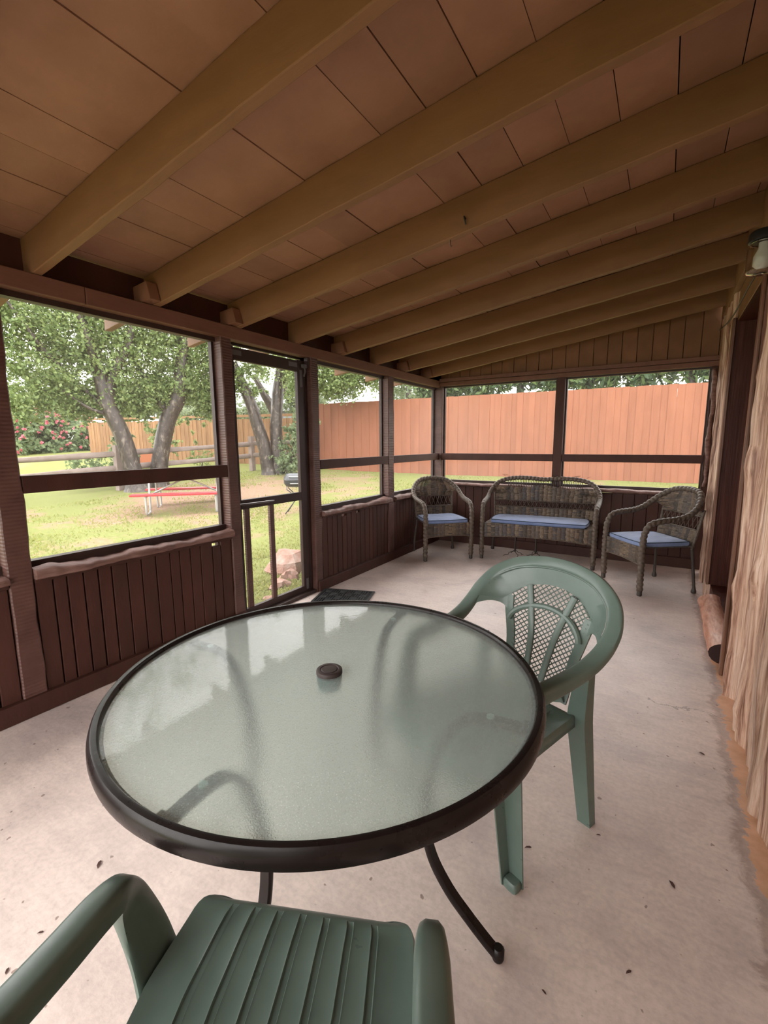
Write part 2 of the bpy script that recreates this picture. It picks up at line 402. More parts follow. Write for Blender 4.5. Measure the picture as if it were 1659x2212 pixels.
# roof boards run along the porch, butt gaps between them
mb = MB()
xs = [-1.68 + .2025*k for k in range(-8, 13)]
for i, x0 in enumerate(xs[:-1]):
    x1 = min(xs[i+1], .62)
    if x0 > .6: break
    g = .0006 + .0026*hsh(i, 2)**2; dy = 0
    cuts = [YN-.4] + sorted(1.135 + .622*k for k in random.sample(range(-2, 9), 2)) + [6.35]
    for y0, y1 in zip(cuts, cuts[1:]):
        off = .0 + .006*hsh(i, y0)
        a, b_ = x0+g, x1-g
        mb.hexa([(a,y0+.001,dz(a)+off),(a,y0+.001,dz(a)+off+.018),(a,y1-.001,dz(a)+off),(a,y1-.001,dz(a)+off+.018),
                 (b_,y0+.001,dz(b_)+off),(b_,y0+.001,dz(b_)+off+.018),(b_,y1-.001,dz(b_)+off),(b_,y1-.001,dz(b_)+off+.018)])
struct(mb.build('ceiling', M['deck']), 'brown painted board ceiling sloping up to the log wall')
mb = MB(); a, b_ = -3.30, .75  # unseen sheet added above the boards to keep sky light out
mb.hexa([(a,YN-.4,dz(a)+.03),(a,YN-.4,dz(a)+.06),(a,6.4,dz(a)+.03),(a,6.4,dz(a)+.06),(b_,YN-.4,dz(b_)+.03),(b_,YN-.4,dz(b_)+.06),(b_,6.4,dz(b_)+.03),(b_,6.4,dz(b_)+.06)])
struct(mb.build('trim_1', M['roof']), 'dark sheet added over the ceiling boards to block light')

# rafters
names = ['nearest rafter in view, its foot at the photo\'s left edge', 'second rafter from the camera, with a wood block at its foot',
         'third rafter from the camera, with a dark hook on its face', 'fourth rafter from the camera, rising from above the screen door',
         'fifth rafter from the camera, with a small block at its foot', 'sixth rafter from the camera', 'seventh rafter from the camera, near the far wall',
         'last full rafter, just before the boarded gable of the far wall']
rafter_y = {}
for k in range(-4, 8):
    y0 = 1.112 + .6215*k; y1 = y0 + .044
    lab = 'tan painted ' + names[k] if k >= 0 else ('tan painted rafter just outside the top left of the photo', 'tan painted rafter right above the camera', 'tan painted rafter behind the camera', 'tan painted rafter next to the open near end')[-k-1]
    rafter_y[k] = y0
    mb = MB(); xsr = np.linspace(-3.24, .40, 40); rows = []
    for i, x in enumerate(xsr):
        wv = .0025*wob(x*2.2, k) ; wz = .003*wob(x*1.7, k+9)
        zb = rz(x)+wz if x > -2.81 else rz(x) + .004
        zt = dz(x) - .0005
        rows.append([(x,y0+wv,zb),(x,y1+wv,zb),(x,y1+wv,zt),(x,y0+wv,zt)])
    mb.sweep([0]*len(rows), rows)
    r = mb.build('roof_rafter', M['rafter'], bevel=.004)
    tag(r, lab, 'rafter', 'sloping roof rafters')
# blocks set on the beam beside some rafters
for k, lab in ((1,'wood block on the beam beside the second rafter, largest of the blocks'), (2,'wood block on the beam beside the third rafter'),
               (4,'small wood block on the beam beside the fifth rafter'), (6,'small wood block on the beam beside the seventh rafter'), (7,'small wood block on the beam beside the last rafter')):
    y0 = rafter_y[k]; mb = MB(); s = [.044, .07][k < 3]
    xa, xb = -2.79, -2.60
    mb.hexa([(xa,y0-s,2.202),(xa,y0-s,2.30),(xa,y0-.002,2.202),(xa,y0-.002,2.30),(xb,y0-s,2.212+(.0)),(xb-.03,y0-s,2.315),(xb,y0-.002,2.212),(xb-.03,y0-.002,2.315)])
    tag(mb.build('beam_block', M['block'], bevel=.004), 'brown ' + lab, 'block', 'blocks on the beam')

# header beams
mb = MB(); mb.box(-2.80, XL, YN-.3, 1.345, 2.114, 2.202)
struct(mb.build('trim_2', M['beam'], bevel=.004), 'near length of the brown header beam over the left openings')
mb = MB(); mb.box(-2.80, XL, 1.349, 5.94, 2.114, 2.202)
struct(mb.build('trim_3', M['beam'], bevel=.004), 'long far length of the brown header beam over the left openings')
mb = MB(); mb.box(XL, XR+.02, YF, YF+.11, 2.131, 2.180); mb.box(XL, XR+.02, YF-.022, YF+.11, 2.184, 2.228)
struct(mb.build('trim_4', M['beam'], bevel=.003), 'brown two-step header over the far wall openings')
# frieze boards between rafters on the outer side of the beam, with slits of light above
mb = MB()
for k in range(-4, 8):
    y0 = 1.112 + .6215*k + .044; y1 = y0 + .6215 - .044
    zt = dz(-2.77) - (.005 if k in (0, 1) else -.004)
    mb.hexa([(-2.78,y0,2.202),(-2.78,y0,zt),(-2.78,y1,2.202),(-2.78,y1,zt-.002*hsh(k)),(-2.76,y0,2.202),(-2.76,y0,zt),(-2.76,y1,2.202),(-2.76,y1,zt-.002*hsh(k))])
struct(mb.build('trim_5', M['brown']), 'dark frieze boards between the rafter feet')

# gable of the far wall, vertical boards
mb = MB(); x = XL
i = 0
while x < XR + .1:
    w = .135 + .02*hsh(i, 5); a, b_ = x+.003, min(x+w-.003, XR+.12)
    mb.hexa([(a,YF+.03,2.20),(a,YF+.03,dz(a)-.002),(a,YF+.05,2.20),(a,YF+.05,dz(a)-.002),(b_,YF+.03,2.20),(b_,YF+.03,dz(b_)-.002),(b_,YF+.05,2.20),(b_,YF+.05,dz(b_)-.002)])
    x += w; i += 1
mb.box(XL-.1, XR+.15, YF+.055, YF+.07, 2.2, 2.385)
a, b_ = XL-.1, XR+.15
mb.hexa([(a,YF+.055,2.2),(a,YF+.055,dz(a)-.01),(a,YF+.07,2.2),(a,YF+.07,dz(a)-.01),(b_,YF+.055,2.2),(b_,YF+.055,dz(b_)-.01),(b_,YF+.07,2.2),(b_,YF+.07,dz(b_)-.01)])
gable = mb

# half-height board walls
def boards_y(mb, gaps, xf, z0, z1, holes=()):
    for i, (a, b_) in enumerate(zip(gaps, gaps[1:])):
        g = .0025 + .002*hsh(i, a); d = .004*hsh(a, 3)
        zt = z1 - (.036 if i in holes else 0)
        mb.hexa([(xf-.018-d,a+g,z0),(xf-.018-d,a+g,zt),(xf-.018-d,b_-g,z0),(xf-.018-d,b_-g,zt),(xf-d,a+g,z0),(xf-d,a+g,zt),(xf-d,b_-g,z0),(xf-d,b_-g,zt)])
def even(a, b_, w, seed):
    n = max(1, round((b_-a)/w)); e = [a + (b_-a)*i/n + (.012*(hsh(seed, i)-.5) if 0 < i < n else 0) for i in range(n+1)]; return e
mb = MB()
gAB = [.965,1.048,1.115,1.195,1.273,1.348,1.437,1.524,1.618,1.715,1.783,1.865,1.944,2.04,2.114,2.206]
boards_y(mb, gAB, XL-.012, .06, .692, holes=(13,))
mb.box(XL-.075, XL-.035, .96, 2.055, .02, .69); mb.box(XL-.075, XL-.035, 2.055, 2.11, .02, .65); mb.box(XL-.075, XL-.035, 2.11, 2.21, .02, .69)
boards_y(mb, even(YN, .857, .085, 1), XL-.012, .06, .692); mb.box(XL-.075, XL-.035, YN, .86, .02, .69)
boards_y(mb, even(3.255, 4.46, .078, 2), XL-.012, .06, .692, holes=(4, 7)); [mb.box(XL-.075, XL-.035, a, b_, .02, z_) for a, b_, z_ in ((3.25,3.585,.69),(3.585,3.64,.65),(3.64,3.83,.69),(3.83,3.885,.65),(3.885,4.46,.69))]
boards_y(mb, even(4.585, 5.80, .078, 3), XL-.012, .06, .692); mb.box(XL-.075, XL-.035, 4.58, 5.82, .02, .67)
struct(mb.build('wall_left', M['brown'], bevel=.003), 'dark brown vertical board half wall along the lawn side')
struct(gable.build('wall_far', M['gable'], bevel=.002), 'tan vertical board gable above the far openings')
mb = MB()
xg = even(-2.64, .352, .118, 5)
for i, (a, b_) in enumerate(zip(xg, xg[1:])):
    g = .0025; d = .004*hsh(a, 1)
    mb.box(a+g, b_-g, YF+.012+d, YF+.03+d, .06, .79 - (.006 if i % 2 else 0))
mb.box(-2.65, .40, YF+.04, YF+.075, .02, .782)
struct(mb.build('wall_far', M['brown'], bevel=.003), 'brown board half wall at the far end')
mb = MB(); mb.box(XL-.02, XL+.018, YN, 2.30, .002, .103)
mb.v = [(x, y, z) for x, y, z in mb.v]
struct(mb.build('baseboard_left', M['brown'], bevel=.004), 'brown baseboard under the near left wall')
mb = MB(); mb.box(XL-.02, XL+.018, 3.170, 5.81, .002, .103)
struct(mb.build('baseboard_left', M['brown'], bevel=.004), 'brown baseboard under the far left wall')
mb = MB(); mb.box(XL+.02, .36, YF-.014, YF+.02, .002, .113)
struct(mb.build('baseboard_far', M['brown'], bevel=.004), 'brown baseboard along the far wall')

# unseen near end, added with its opening sized to limit light from behind
mb = MB(); mb.box(XL-.11, .56, YN-.06, YN, 2.05, 2.36); mb.box(XL-.13, XL, YN-.06, YN, 0, 2.12); a, b_ = XL-.1, .56
mb.hexa([(a,YN-.06,2.3),(a,YN-.06,dz(a)-.004),(a,YN,2.3),(a,YN,dz(a)-.004),(b_,YN-.06,2.3),(b_,YN-.06,dz(b_)-.004),(b_,YN,2.3),(b_,YN,dz(b_)-.004)])
struct(mb.build('wall_near_light_block', M['brown']), 'added unseen board gable and post, limiting light from the open near end')
# posts, rough sawn with waney edges
def post(x0, x1, y0, y1, z0, z1, seed, lab, wane=.007, mat='brown'):
    mb = MB(); n = 48; rows = []
    for i in range(n+1):
        z = z0 + (z1-z0)*i/n
        e1 = wane*wob(z*2.1, seed); e2 = wane*wob(z*1.7, seed+5); c = .006
        e3 = .3*wane*wob(z*3, seed+8)
        rows.append([(x0,y0,z),(x1-c,y0+e3,z),(x1,y0+c+e3,z),(x1,y1-c+e1,z),(x1-c,y1+e1,z),(x0,y1+e2,z)])
    mb.sweep([0]*len(rows), rows)
    return tag(mb.build('porch_post', [M[mat]]), lab, 'post', 'porch posts')
post(-2.80, XL-.002, .859, .963, 0, 2.113, 1, 'wide brown post at the left edge of the photo', mat='brownsaw')
post(-2.80, XL-.002, -.45, -.35, 0, 2.113, 9, 'brown post behind the camera on the lawn side', mat='brownsaw')
post(-2.805, XL-.002, 2.208, 2.298, 0, 2.113, 2, 'rough sawn brown post on the near side of the screen door', .010, 'brownsaw')
post(-2.795, XL-.002, 3.152, 3.250, 0, 2.113, 3, 'brown post on the far side of the screen door', .006, 'brownsaw')
post(-2.765, XL-.002, 4.462, 4.585, 0, 2.113, 4, 'rough sawn brown post between the two left openings beyond the door', .006, 'brownsaw')
post(-2.78, -2.635, YF, YF+.11, 0, 2.130, 5, 'brown corner post where the left and far walls meet', .002, 'brownsaw')
post(-1.155, -1.058, YF, YF+.09, .10, 2.130, 6, 'brown post in the middle of the far wall openings', .003)
post(.352, .425, YF, YF+.09, .0, 2.130, 7, 'dark brown post at the right end of the far wall', .002)

# windows: screened openings with a rail, dark frame strips and a live-edge sill
def live_sill_y(y0, y1, x, z0, z1, seed, parent):
    mb = MB(); n = 70; rows = []
    for i in range(n+1):
        t = i/n; y = y0 + (y1-y0)*t
        w = .048 + .045*max(0, math.sin(y*4.9+seed*1.3))**2 * (.3+.7*abs(math.sin(y*2.3+seed*2))) + .012*wob(y*5, seed)
        h = .011*wob(y*3.4, seed+2) + .010*max(0, math.sin(y*4.9+seed*1.3))**3
        xf = x + w - .02
        rows.append([(x-.11,y,z0),(xf-.012,y,z0),(xf-.002,y,z0+.006),(xf,y,z0+.018+h),(xf-.003,y,z1-.010+h),(xf-.012,y,z1+h-.001),(x-.03,y,z1+h*1.3+.004),(x-.11,y,z1)])
    mb.sweep([0]*len(rows), rows); return mb.build('window_sill', M['driftwood'], parent, smooth=50)
def window(name, lab, y0, y1, zs, seed, x=XL):
    r = empty(name); struct(r, lab)
    mb = MB(); X = x-.085
    mb.hexa([(X-.0008,y0,zs-.02),(X-.0008,y0,2.10),(X-.0008,y1,zs-.02),(X-.0008,y1,2.10),(X+.0008,y0,zs-.02),(X+.0008,y0,2.10),(X+.0008,y1,zs-.02),(X+.0008,y1,2.10)])
    mb.build('insect_screen', M['screen'], r)
    mb = MB()                                    # dark stops round the opening
    mb.box(X-.03, X+.025, y0, y1, zs-.005, zs+.045); mb.box(X-.03, X+.025, y0, y1, 2.085, 2.114)
    mb.box(X-.03, X+.004, y0, y0+.018, zs+.045, 2.085); mb.box(X-.03, X+.004, y1-.018, y1, zs+.045, 2.085)
    mb.build('window_frame', M['dark'], r)
    mb = MB(); mb.box(x-.045, x-.006, y0+.001, y1-.001, 1.142, 1.229)
    mb.build('window_rail', M['brown'], r, bevel=.003)
    live_sill_y(y0+.001, y1-.001, x, .706, .745, seed, r)
    mb = MB(); mb.box(x-.04, x+.004, y0+.001, y1-.001, .686, .706)
    mb.build('sill_trim', M['brown'], r, bevel=.002)
    return r
window('window_1', 'screened opening left of the wide near post', -.348, .857, .745, 1)
window('window_2', 'large screened opening between the near post and the screen door', .965, 2.206, .745, 2)
window('window_3', 'screened opening just beyond the screen door', 3.253, 4.460, .745, 4)
window('window_4', 'narrow-looking screened opening next to the far corner', 4.588, YF-.01, .745, 7)
window('window_7', 'screened opening on the lawn side behind the camera', YN, -.452, .745, 9)
def window_x(name, lab, x0, x1, seed):
    r = empty(name); struct(r, lab); y = YF+.075
    mb = MB(); mb.box(x0, x1, y-.0008, y+.0008, .80, 2.13); mb.build('insect_screen', M['screen'], r)
    mb = MB(); mb.box(x0, x1, y-.02, y+.02, .825, .865); mb.box(x0, x1, y-.02, y+.02, 2.112, 2.132)
    mb.box(x0, x0+.015, y-.02, y+.02, .865, 2.11); mb.box(x1-.015, x1, y-.02, y+.02, .865, 2.11)
    mb.build('window_frame', M['dark'], r)
    mb = MB(); mb.box(x0+.001, x1-.001, YF+.003, YF+.042, 1.141, 1.229); mb.build('window_rail', M['brown'], r, bevel=.003)
    mb = MB(); n = 60; rows = []
    for i in range(n+1):
        x = x0+.001 + (x1-x0-.002)*i/n; w = .045 + .035*abs(math.sin(x*3.3+seed))*(.5+.5*math.sin(x*1.6+seed*3)) ; h = .008*wob(x*2.5, seed)
        yf = YF - w
        rows.append([(x,YF+.10,.80),(x,YF+.10,.835),(x,YF,.835+h),(x,yf+.03,.835+h),(x,yf+.006,.826+h),(x,yf,.812+h*.6),(x,yf+.008,.80),(x,yf+.03,.792)])
    mb.sweep([0]*len(rows), rows); mb.build('window_sill', M['driftwood'], r, smooth=50)
window_x('window_5', 'left screened opening of the far wall', -2.634, -1.157, 2)
window_x('window_6', 'right screened opening of the far wall', -1.056, .350, 5)
# a wavy natural-edge trim strip at the right end of the far wall
mb = MB(); pts = []
zz = np.linspace(.90, 2.10, 50)
for z in zz: pts.append((.378 + .012*wob(z*3.2, 3), YF-.018, z))
mb.tube(pts, [.015 + .013*abs(math.sin(z*5.3+1)) for z in zz], 8, flat=.8)
tag(mb.build('edge_strip', M['driftwood'], smooth=180), 'knobbly natural branch strip upright at the right end of the far opening', 'trim strip')

# screen door between two posts
d = empty('door_1'); struct(d, 'dark screen door with two lower bars, standing closed between two posts')
X = XL-.05; y0, y1 = 2.325, 3.118
mb = MB(); mb.box(X-.035, X, y1-.088, y1, .035, 2.083); mb.build('door_stile', M['dark'], d, bevel=.003)
mb = MB(); mb.box(X-.035, X, y0-.02, y0+.03, .035, 2.083); mb.build('door_stile', M['dark'], d, bevel=.003)
mb = MB(); mb.box(X-.035, X, y0+.03, y1-.088, 1.985, 2.075); mb.build('top_rail', M['dark'], d, bevel=.003)
mb = MB(); mb.box(X-.035, X, y0+.03, y1-.088, .880, .952); mb.build('middle_rail', M['dark'], d, bevel=.003)
mb = MB(); mb.box(X-.035, X, y0+.03, y1-.088, .035, .085); mb.build('bottom_rail', M['dark'], d, bevel=.003)
for ya in (2.388, 2.648):
    mb = MB(); mb.box(X-.030, X-.004, ya, ya+.047, .085, .880); mb.build('door_bar', M['brownsaw'], d, bevel=.003)
mb = MB(); mb.box(X-.022, X-.0205, y0+.03, y1-.088, .085, 1.985); mb.build('insect_screen', M['screen'], d)
mb = MB(); mb.tube([(X+.03,2.31,.925),(X+.034,2.42,.921),(X+.034,2.60,.918),(X+.03,2.665,.917)], [.006,.008,.009,.005], 8)
mb.bar((X,2.40,.918),(X+.034,2.40,.918),.012,.012); mb.bar((X,2.60,.918),(X+.034,2.60,.918),.012,.012)
tag(mb.build('door_handle', M['chrome'], d, smooth=40), 'thin shiny horizontal handle')
for (ya, yb, za, zb) in ((y0+.0, y0+.10, 2.02, 2.055), (y1-.19, y1-.09, 2.02, 2.055), (y1-.06, y1-.03, 1.86, 2.0), (y1-.06, y1-.03, .05, .15)):
    mb = MB(); mb.box(X-.001, X+.003, ya, yb, za, zb); mb.build('corner_bracket', M['grey'], d)
mb = MB(); mb.box(XL-.13, XL-.004, 2.30, 3.150, 0, .03); struct(mb.build('trim_6', M['dark'], bevel=.004), 'dark threshold strip under the screen door')
mb = MB(); mb.box(XL-.10, XL-.05, 3.121, 3.150, .03, 2.113); mb.box(XL-.10, XL-.012, 3.121, 3.150, 2.03, 2.113)
mb.box(XL-.115, XL-.09, 2.30, 3.12, 2.096, 2.113)
struct(mb.build('trim_7', M['dark'], bevel=.002), 'dark stop strips round the screen door opening')
mb = MB(); mb.tube([(XL-.03,3.10,2.03),(XL-.03,3.11,1.99),(XL-.03,3.09,1.95)], .008, 6); mb.box(XL-.05, XL-.02, 3.08, 3.12, 2.02, 2.05)
mb.build('door_closer', M['grey'], d)

# log wall on the right
mb = MB(); k = 0
def log(y, r, z0, z1, seed, xc):
    zs = np.linspace(z0, z1, 46); secs = []; n = 26
    for z in zs:
        rr = r*(1 + .10*wob(z*1.1, seed) + .05*wob(z*3.1, seed+3)); ox = .012*wob(z*.7, seed+1); oy = .014*wob(z*.6, seed+2)
        sec = []
        for j in range(n):
            a = 2*PI*j/n; q = rr*(1 + .13*math.sin(3*a+seed*5) + .07*math.sin(5*a+seed*3+z*1.1) + .022*math.sin(11*a+seed+z*.5))
            # a few knots
            kn = 0
            for kk in range(2):
                zk = z0 + (z1-z0)*hsh(seed, kk, 2); ak = PI + 2.0*(hsh(seed, kk, 9)-.5)
                da = math.atan2(math.sin(a-ak), math.cos(a-ak)); kn += .30*math.exp(-((z-zk)/.07)**2 - (da/.45)**2)
            q *= 1 + kn
            sec.append((xc + ox + q*math.cos(a), y + oy + q*math.sin(a), z))
        secs.append(sec)
    mb.sweep(zs, secs)
y = -1.4
while y < 3.16:
    r = .030 + .036*hsh(k, 4); y += r
    if y > 3.17: break
    log(y, r*1.12, -.02 + .022*hsh(k, 8), 2.56, k, .462 - .030*hsh(k, 3)); y += r; k += 1
y = 4.86
while y < 5.72:
    r = .045 + .028*hsh(k, 4); y += r
    log(y, r*1.12, .0, 2.60, k, .476 - .014*hsh(k, 3)); y += r; k += 1
mb.box(.435, .50, YN, 3.185, 0, .07); mb.box(.50, .56, YN-.3, 3.22, 0, 2.62); mb.box(.50, .56, 4.80, 5.95, 0, 2.62)
struct(mb.build('wall_right', M['log'], smooth=60), 'wall of upright peeled cedar logs along the house side')
mb = MB(); mb.box(.385, .425, YN-.3, 5.82, 2.575, 2.84); mb.box(.425, .56, 3.2, 4.83, 2.34, 2.60)
struct(mb.build('trim_8', M['rafter'], bevel=.004), 'tan ledger board along the top of the log wall')

# recessed house door
d = empty('door_2'); struct(d, 'recessed dark stained house doorway in the log wall')
mb = MB(); mb.box(.412, .60, 4.79, 4.84, .125, 2.36); mb.build('door_jamb', M['plank'], d, bevel=.004)
mb = MB(); mb.box(.395, .415, 4.775, 4.86, .125, 2.36); mb.build('door_casing', M['plankl'], d, bevel=.003)
mb = MB(); mb.box(.372, .390, 3.185, 3.235, .0, 2.36); mb.box(.390, .455, 3.190, 3.235, .0, 2.36); mb.build('door_casing', M['plankl'], d, bevel=.004)
mb = MB(); mb.box(.60, .64, 3.2, 4.84, .125, 2.36); mb.build('door_panel', M['plank'], d)
mb = MB(); mb.box(.43, .60, 3.235, 4.79, .0, .125); mb.box(.43, .60, 3.235, 4.79, 2.33, 2.36); mb.build('door_sill', M['plank'], d)
# half-log step under it
t = empty('door_step', (.385, 4.0, 0)); tag(t, 'smooth reddish half-log step lying below the house doorway', 'step')
mb = MB(); ys = np.linspace(-.66, .42, 26); secs = []; n = 16
for y in ys:
    q = 1 + .10*wob(y*2.2, 4); sec = []
    for j in range(n):
        a = 2*PI*j/n
        rx, rzv = .085*q, .066*q
        zc = .075; sec.append((.02 + rx*math.cos(a)*(1.0 if math.cos(a) > 0 else .95), y, max(.0, zc + rzv*math.sin(a)*(1.0 + .08*math.sin(2*a)))))
    secs.append(sec)
mb.sweep(ys, secs, caps=False); mb.build('log', M['step'], t, smooth=60)
mb = MB(); mb.add(secs[0], [tuple(range(n))]); tag(mb.build('end_grain', M['endgrain'], t), 'dark sawn end')

# porch lamp on the header over the doorway, with its cord
t = empty('porch_lamp', (.405, 2.93, 2.26)); tag(t, 'black capped porch lamp with a ribbed clear glass jar and white bulb', 'lamp')
mb = MB(); mb.lathe([(0,.10),(.055,.10),(.062,.09),(.062,.055),(.05,.05),(0,.05)], 24, (-.075,0,0)); mb.bar((-.06,0,.08),(.0,0,.10),.05,.05); mb.lathe([(.0,.0),(.05,.0)],4)
mb.build('lamp_cap', M['black'], t, smooth=40)
mb = MB(); prof = []
for i in range(25):
    z = .05 - .13*i/24; prof.append((.050 + .010*math.sin(min(1, i/8)*PI/2) + (.0014 if i % 2 else 0), z))
prof += [(.056,-.085),(.03,-.09),(0,-.09)]; mb.lathe(prof, 32, (-.075,0,0)); mb.build('glass_jar', M['clear'], t, smooth=60, solid=.003)
mb = MB(); mb.lathe([(0,.05),(.02,.05),(.02,.025),(.036,-.01),(.036,-.05),(.02,-.066),(0,-.07)], 20, (-.075,0,0)); mb.build('bulb', M['white'], t, smooth=60)
mb = MB(); pts = [(.365 + .006*math.sin(yy*3), yy, 2.30 + .12*(yy-2.95)/2.6 - .05*math.sin((yy-2.95)/2.6*PI)) for yy in np.linspace(2.95, 5.55, 30)]
mb.tube(pts, .005, 6); tag(mb.build('lamp_cord', M['black'], smooth=180), 'thin dark cord running along the ledger from the porch lamp', 'cord')
# two hooks left in the third rafter
mb = MB(); y0 = rafter_y[2]
mb.tube([(-.95,y0,2.50),(-.95,y0-.02,2.505),(-.945,y0-.03,2.495),(-.94,y0-.028,2.478),(-.943,y0-.015,2.470)], .004, 6)
tag(mb.build('hook', M['black'], smooth=180), 'small dark hook screwed into the face of the third rafter', 'hook')
mb = MB(); mb.tube([(-1.04,y0+.02,2.428),(-1.04,y0+.02,2.405),(-1.035,y0+.02,2.395),(-1.03,y0+.02,2.40)], .002, 6)
tag(mb.build('hook', M['chrome'], smooth=180), 'tiny pale wire hook hanging below the third rafter', 'hook')

# ------------------------------------------------------------------ patio table
TC = (-.796, .981)
T = empty('patio_table', (*TC, 0)); tag(T, 'round patio table with a frosted green glass top and dark metal frame', 'table')
mb = MB(); R = .580
mb.lathe([(.0001,.7085),(.03,.7085),(R,.7085),(R,.7015),(.03,.7015),(.0001,.7015)], 96)
mb.build('glass_top', M['glass'], T, smooth=30)
mb = MB(); prof = [(.578,.7095),(.579,.716),(.583,.7205),(.589,.7215),(.596,.720),(.6015,.713),(.6045,.703),(.605,.690),(.603,.680),(.597,.6745),(.588,.674),(.584,.679),(.583,.6995),(.570,.6995),(.570,.7012),(.578,.7012),(.578,.7095)]
mb.lathe(prof, 128); mb.build('table_rim', M['metal'], T, smooth=35)
mb = MB(); mb.lathe([(0,.722),(.022,.722),(.0235,.7205),(.026,.7205),(.0275,.722),(.035,.722),(.0375,.7205),(.0385,.717),(.0385,.7095),(.0,.7095)], 40)
tag(mb.build('umbrella_hole_cap', M['cap'], T, smooth=40), 'brown plastic cap over the umbrella hole')
mb = MB(); mb.lathe([(.030,.7005),(.037,.7005),(.037,.690),(.033,.66),(.030,.66),(.030,.7005)], 32); mb.build('hole_collar', simple('teal_collar', (.05,.16,.18), .5), T, smooth=40)
for k in range(4):
    an = math.radians(6 + 90*k + (0 if k != 1 else 1))
    ca, sa = math.cos(an), math.sin(an)
    prof = [(.583,.683),(.52,.686),(.46,.684),(.41,.668),(.37,.62),(.335,.53),(.310,.42),(.305,.33),(.325,.235),(.375,.15),(.435,.085),(.482,.04),(.515,.012)]
    P = spline([(r*ca, r*sa, z) for r, z in prof], 5)
    mb = MB(); secs = []
    side = Vector((-sa, ca, 0))
    for i, p in enumerate(P):
        t = (P[min(i+1,len(P)-1)] - P[max(i-1,0)]).normalized(); nrm = t.cross(side).normalized()
        w, h = .0165, .009
        sec = []
        for (a, b_) in ((-1,-.5),(-.8,-1),(.8,-1),(1,-.5),(1,.5),(.8,1),(-.8,1),(-1,.5)): sec.append(p + side*(a*w) + nrm*(b_*h))
        secs.append(sec)
    mb.sweep(P, secs); lg = mb.build('leg', M['metal'], T, smooth=50)
    mb = MB(); mb.lathe([(0,0),(.015,0),(.017,.006),(.017,.03),(.012,.036),(0,.036)], 14, (.515*ca, .515*sa, 0)); mb.build('foot_cap', M['metal'], lg, smooth=40)
    mb = MB(); Mx = Matrix.Translation(((.566*ca), (.566*sa), .690)) @ Matrix.Rotation(an, 4, 'Z'); mb.obox(Mx, .026, .045, .014); mb.build('rim_bracket', M['metal'], lg, bevel=.002)
    mb = MB(); mb.lathe([(0,.6985),(.010,.6985),(.010,.692),(0,.692)], 14, (.475*ca, .475*sa, 0)); tag(mb.build('glass_pad', simple('clear_pad', (.55,.62,.60), .5), lg, smooth=40), 'pale round pad under the glass')

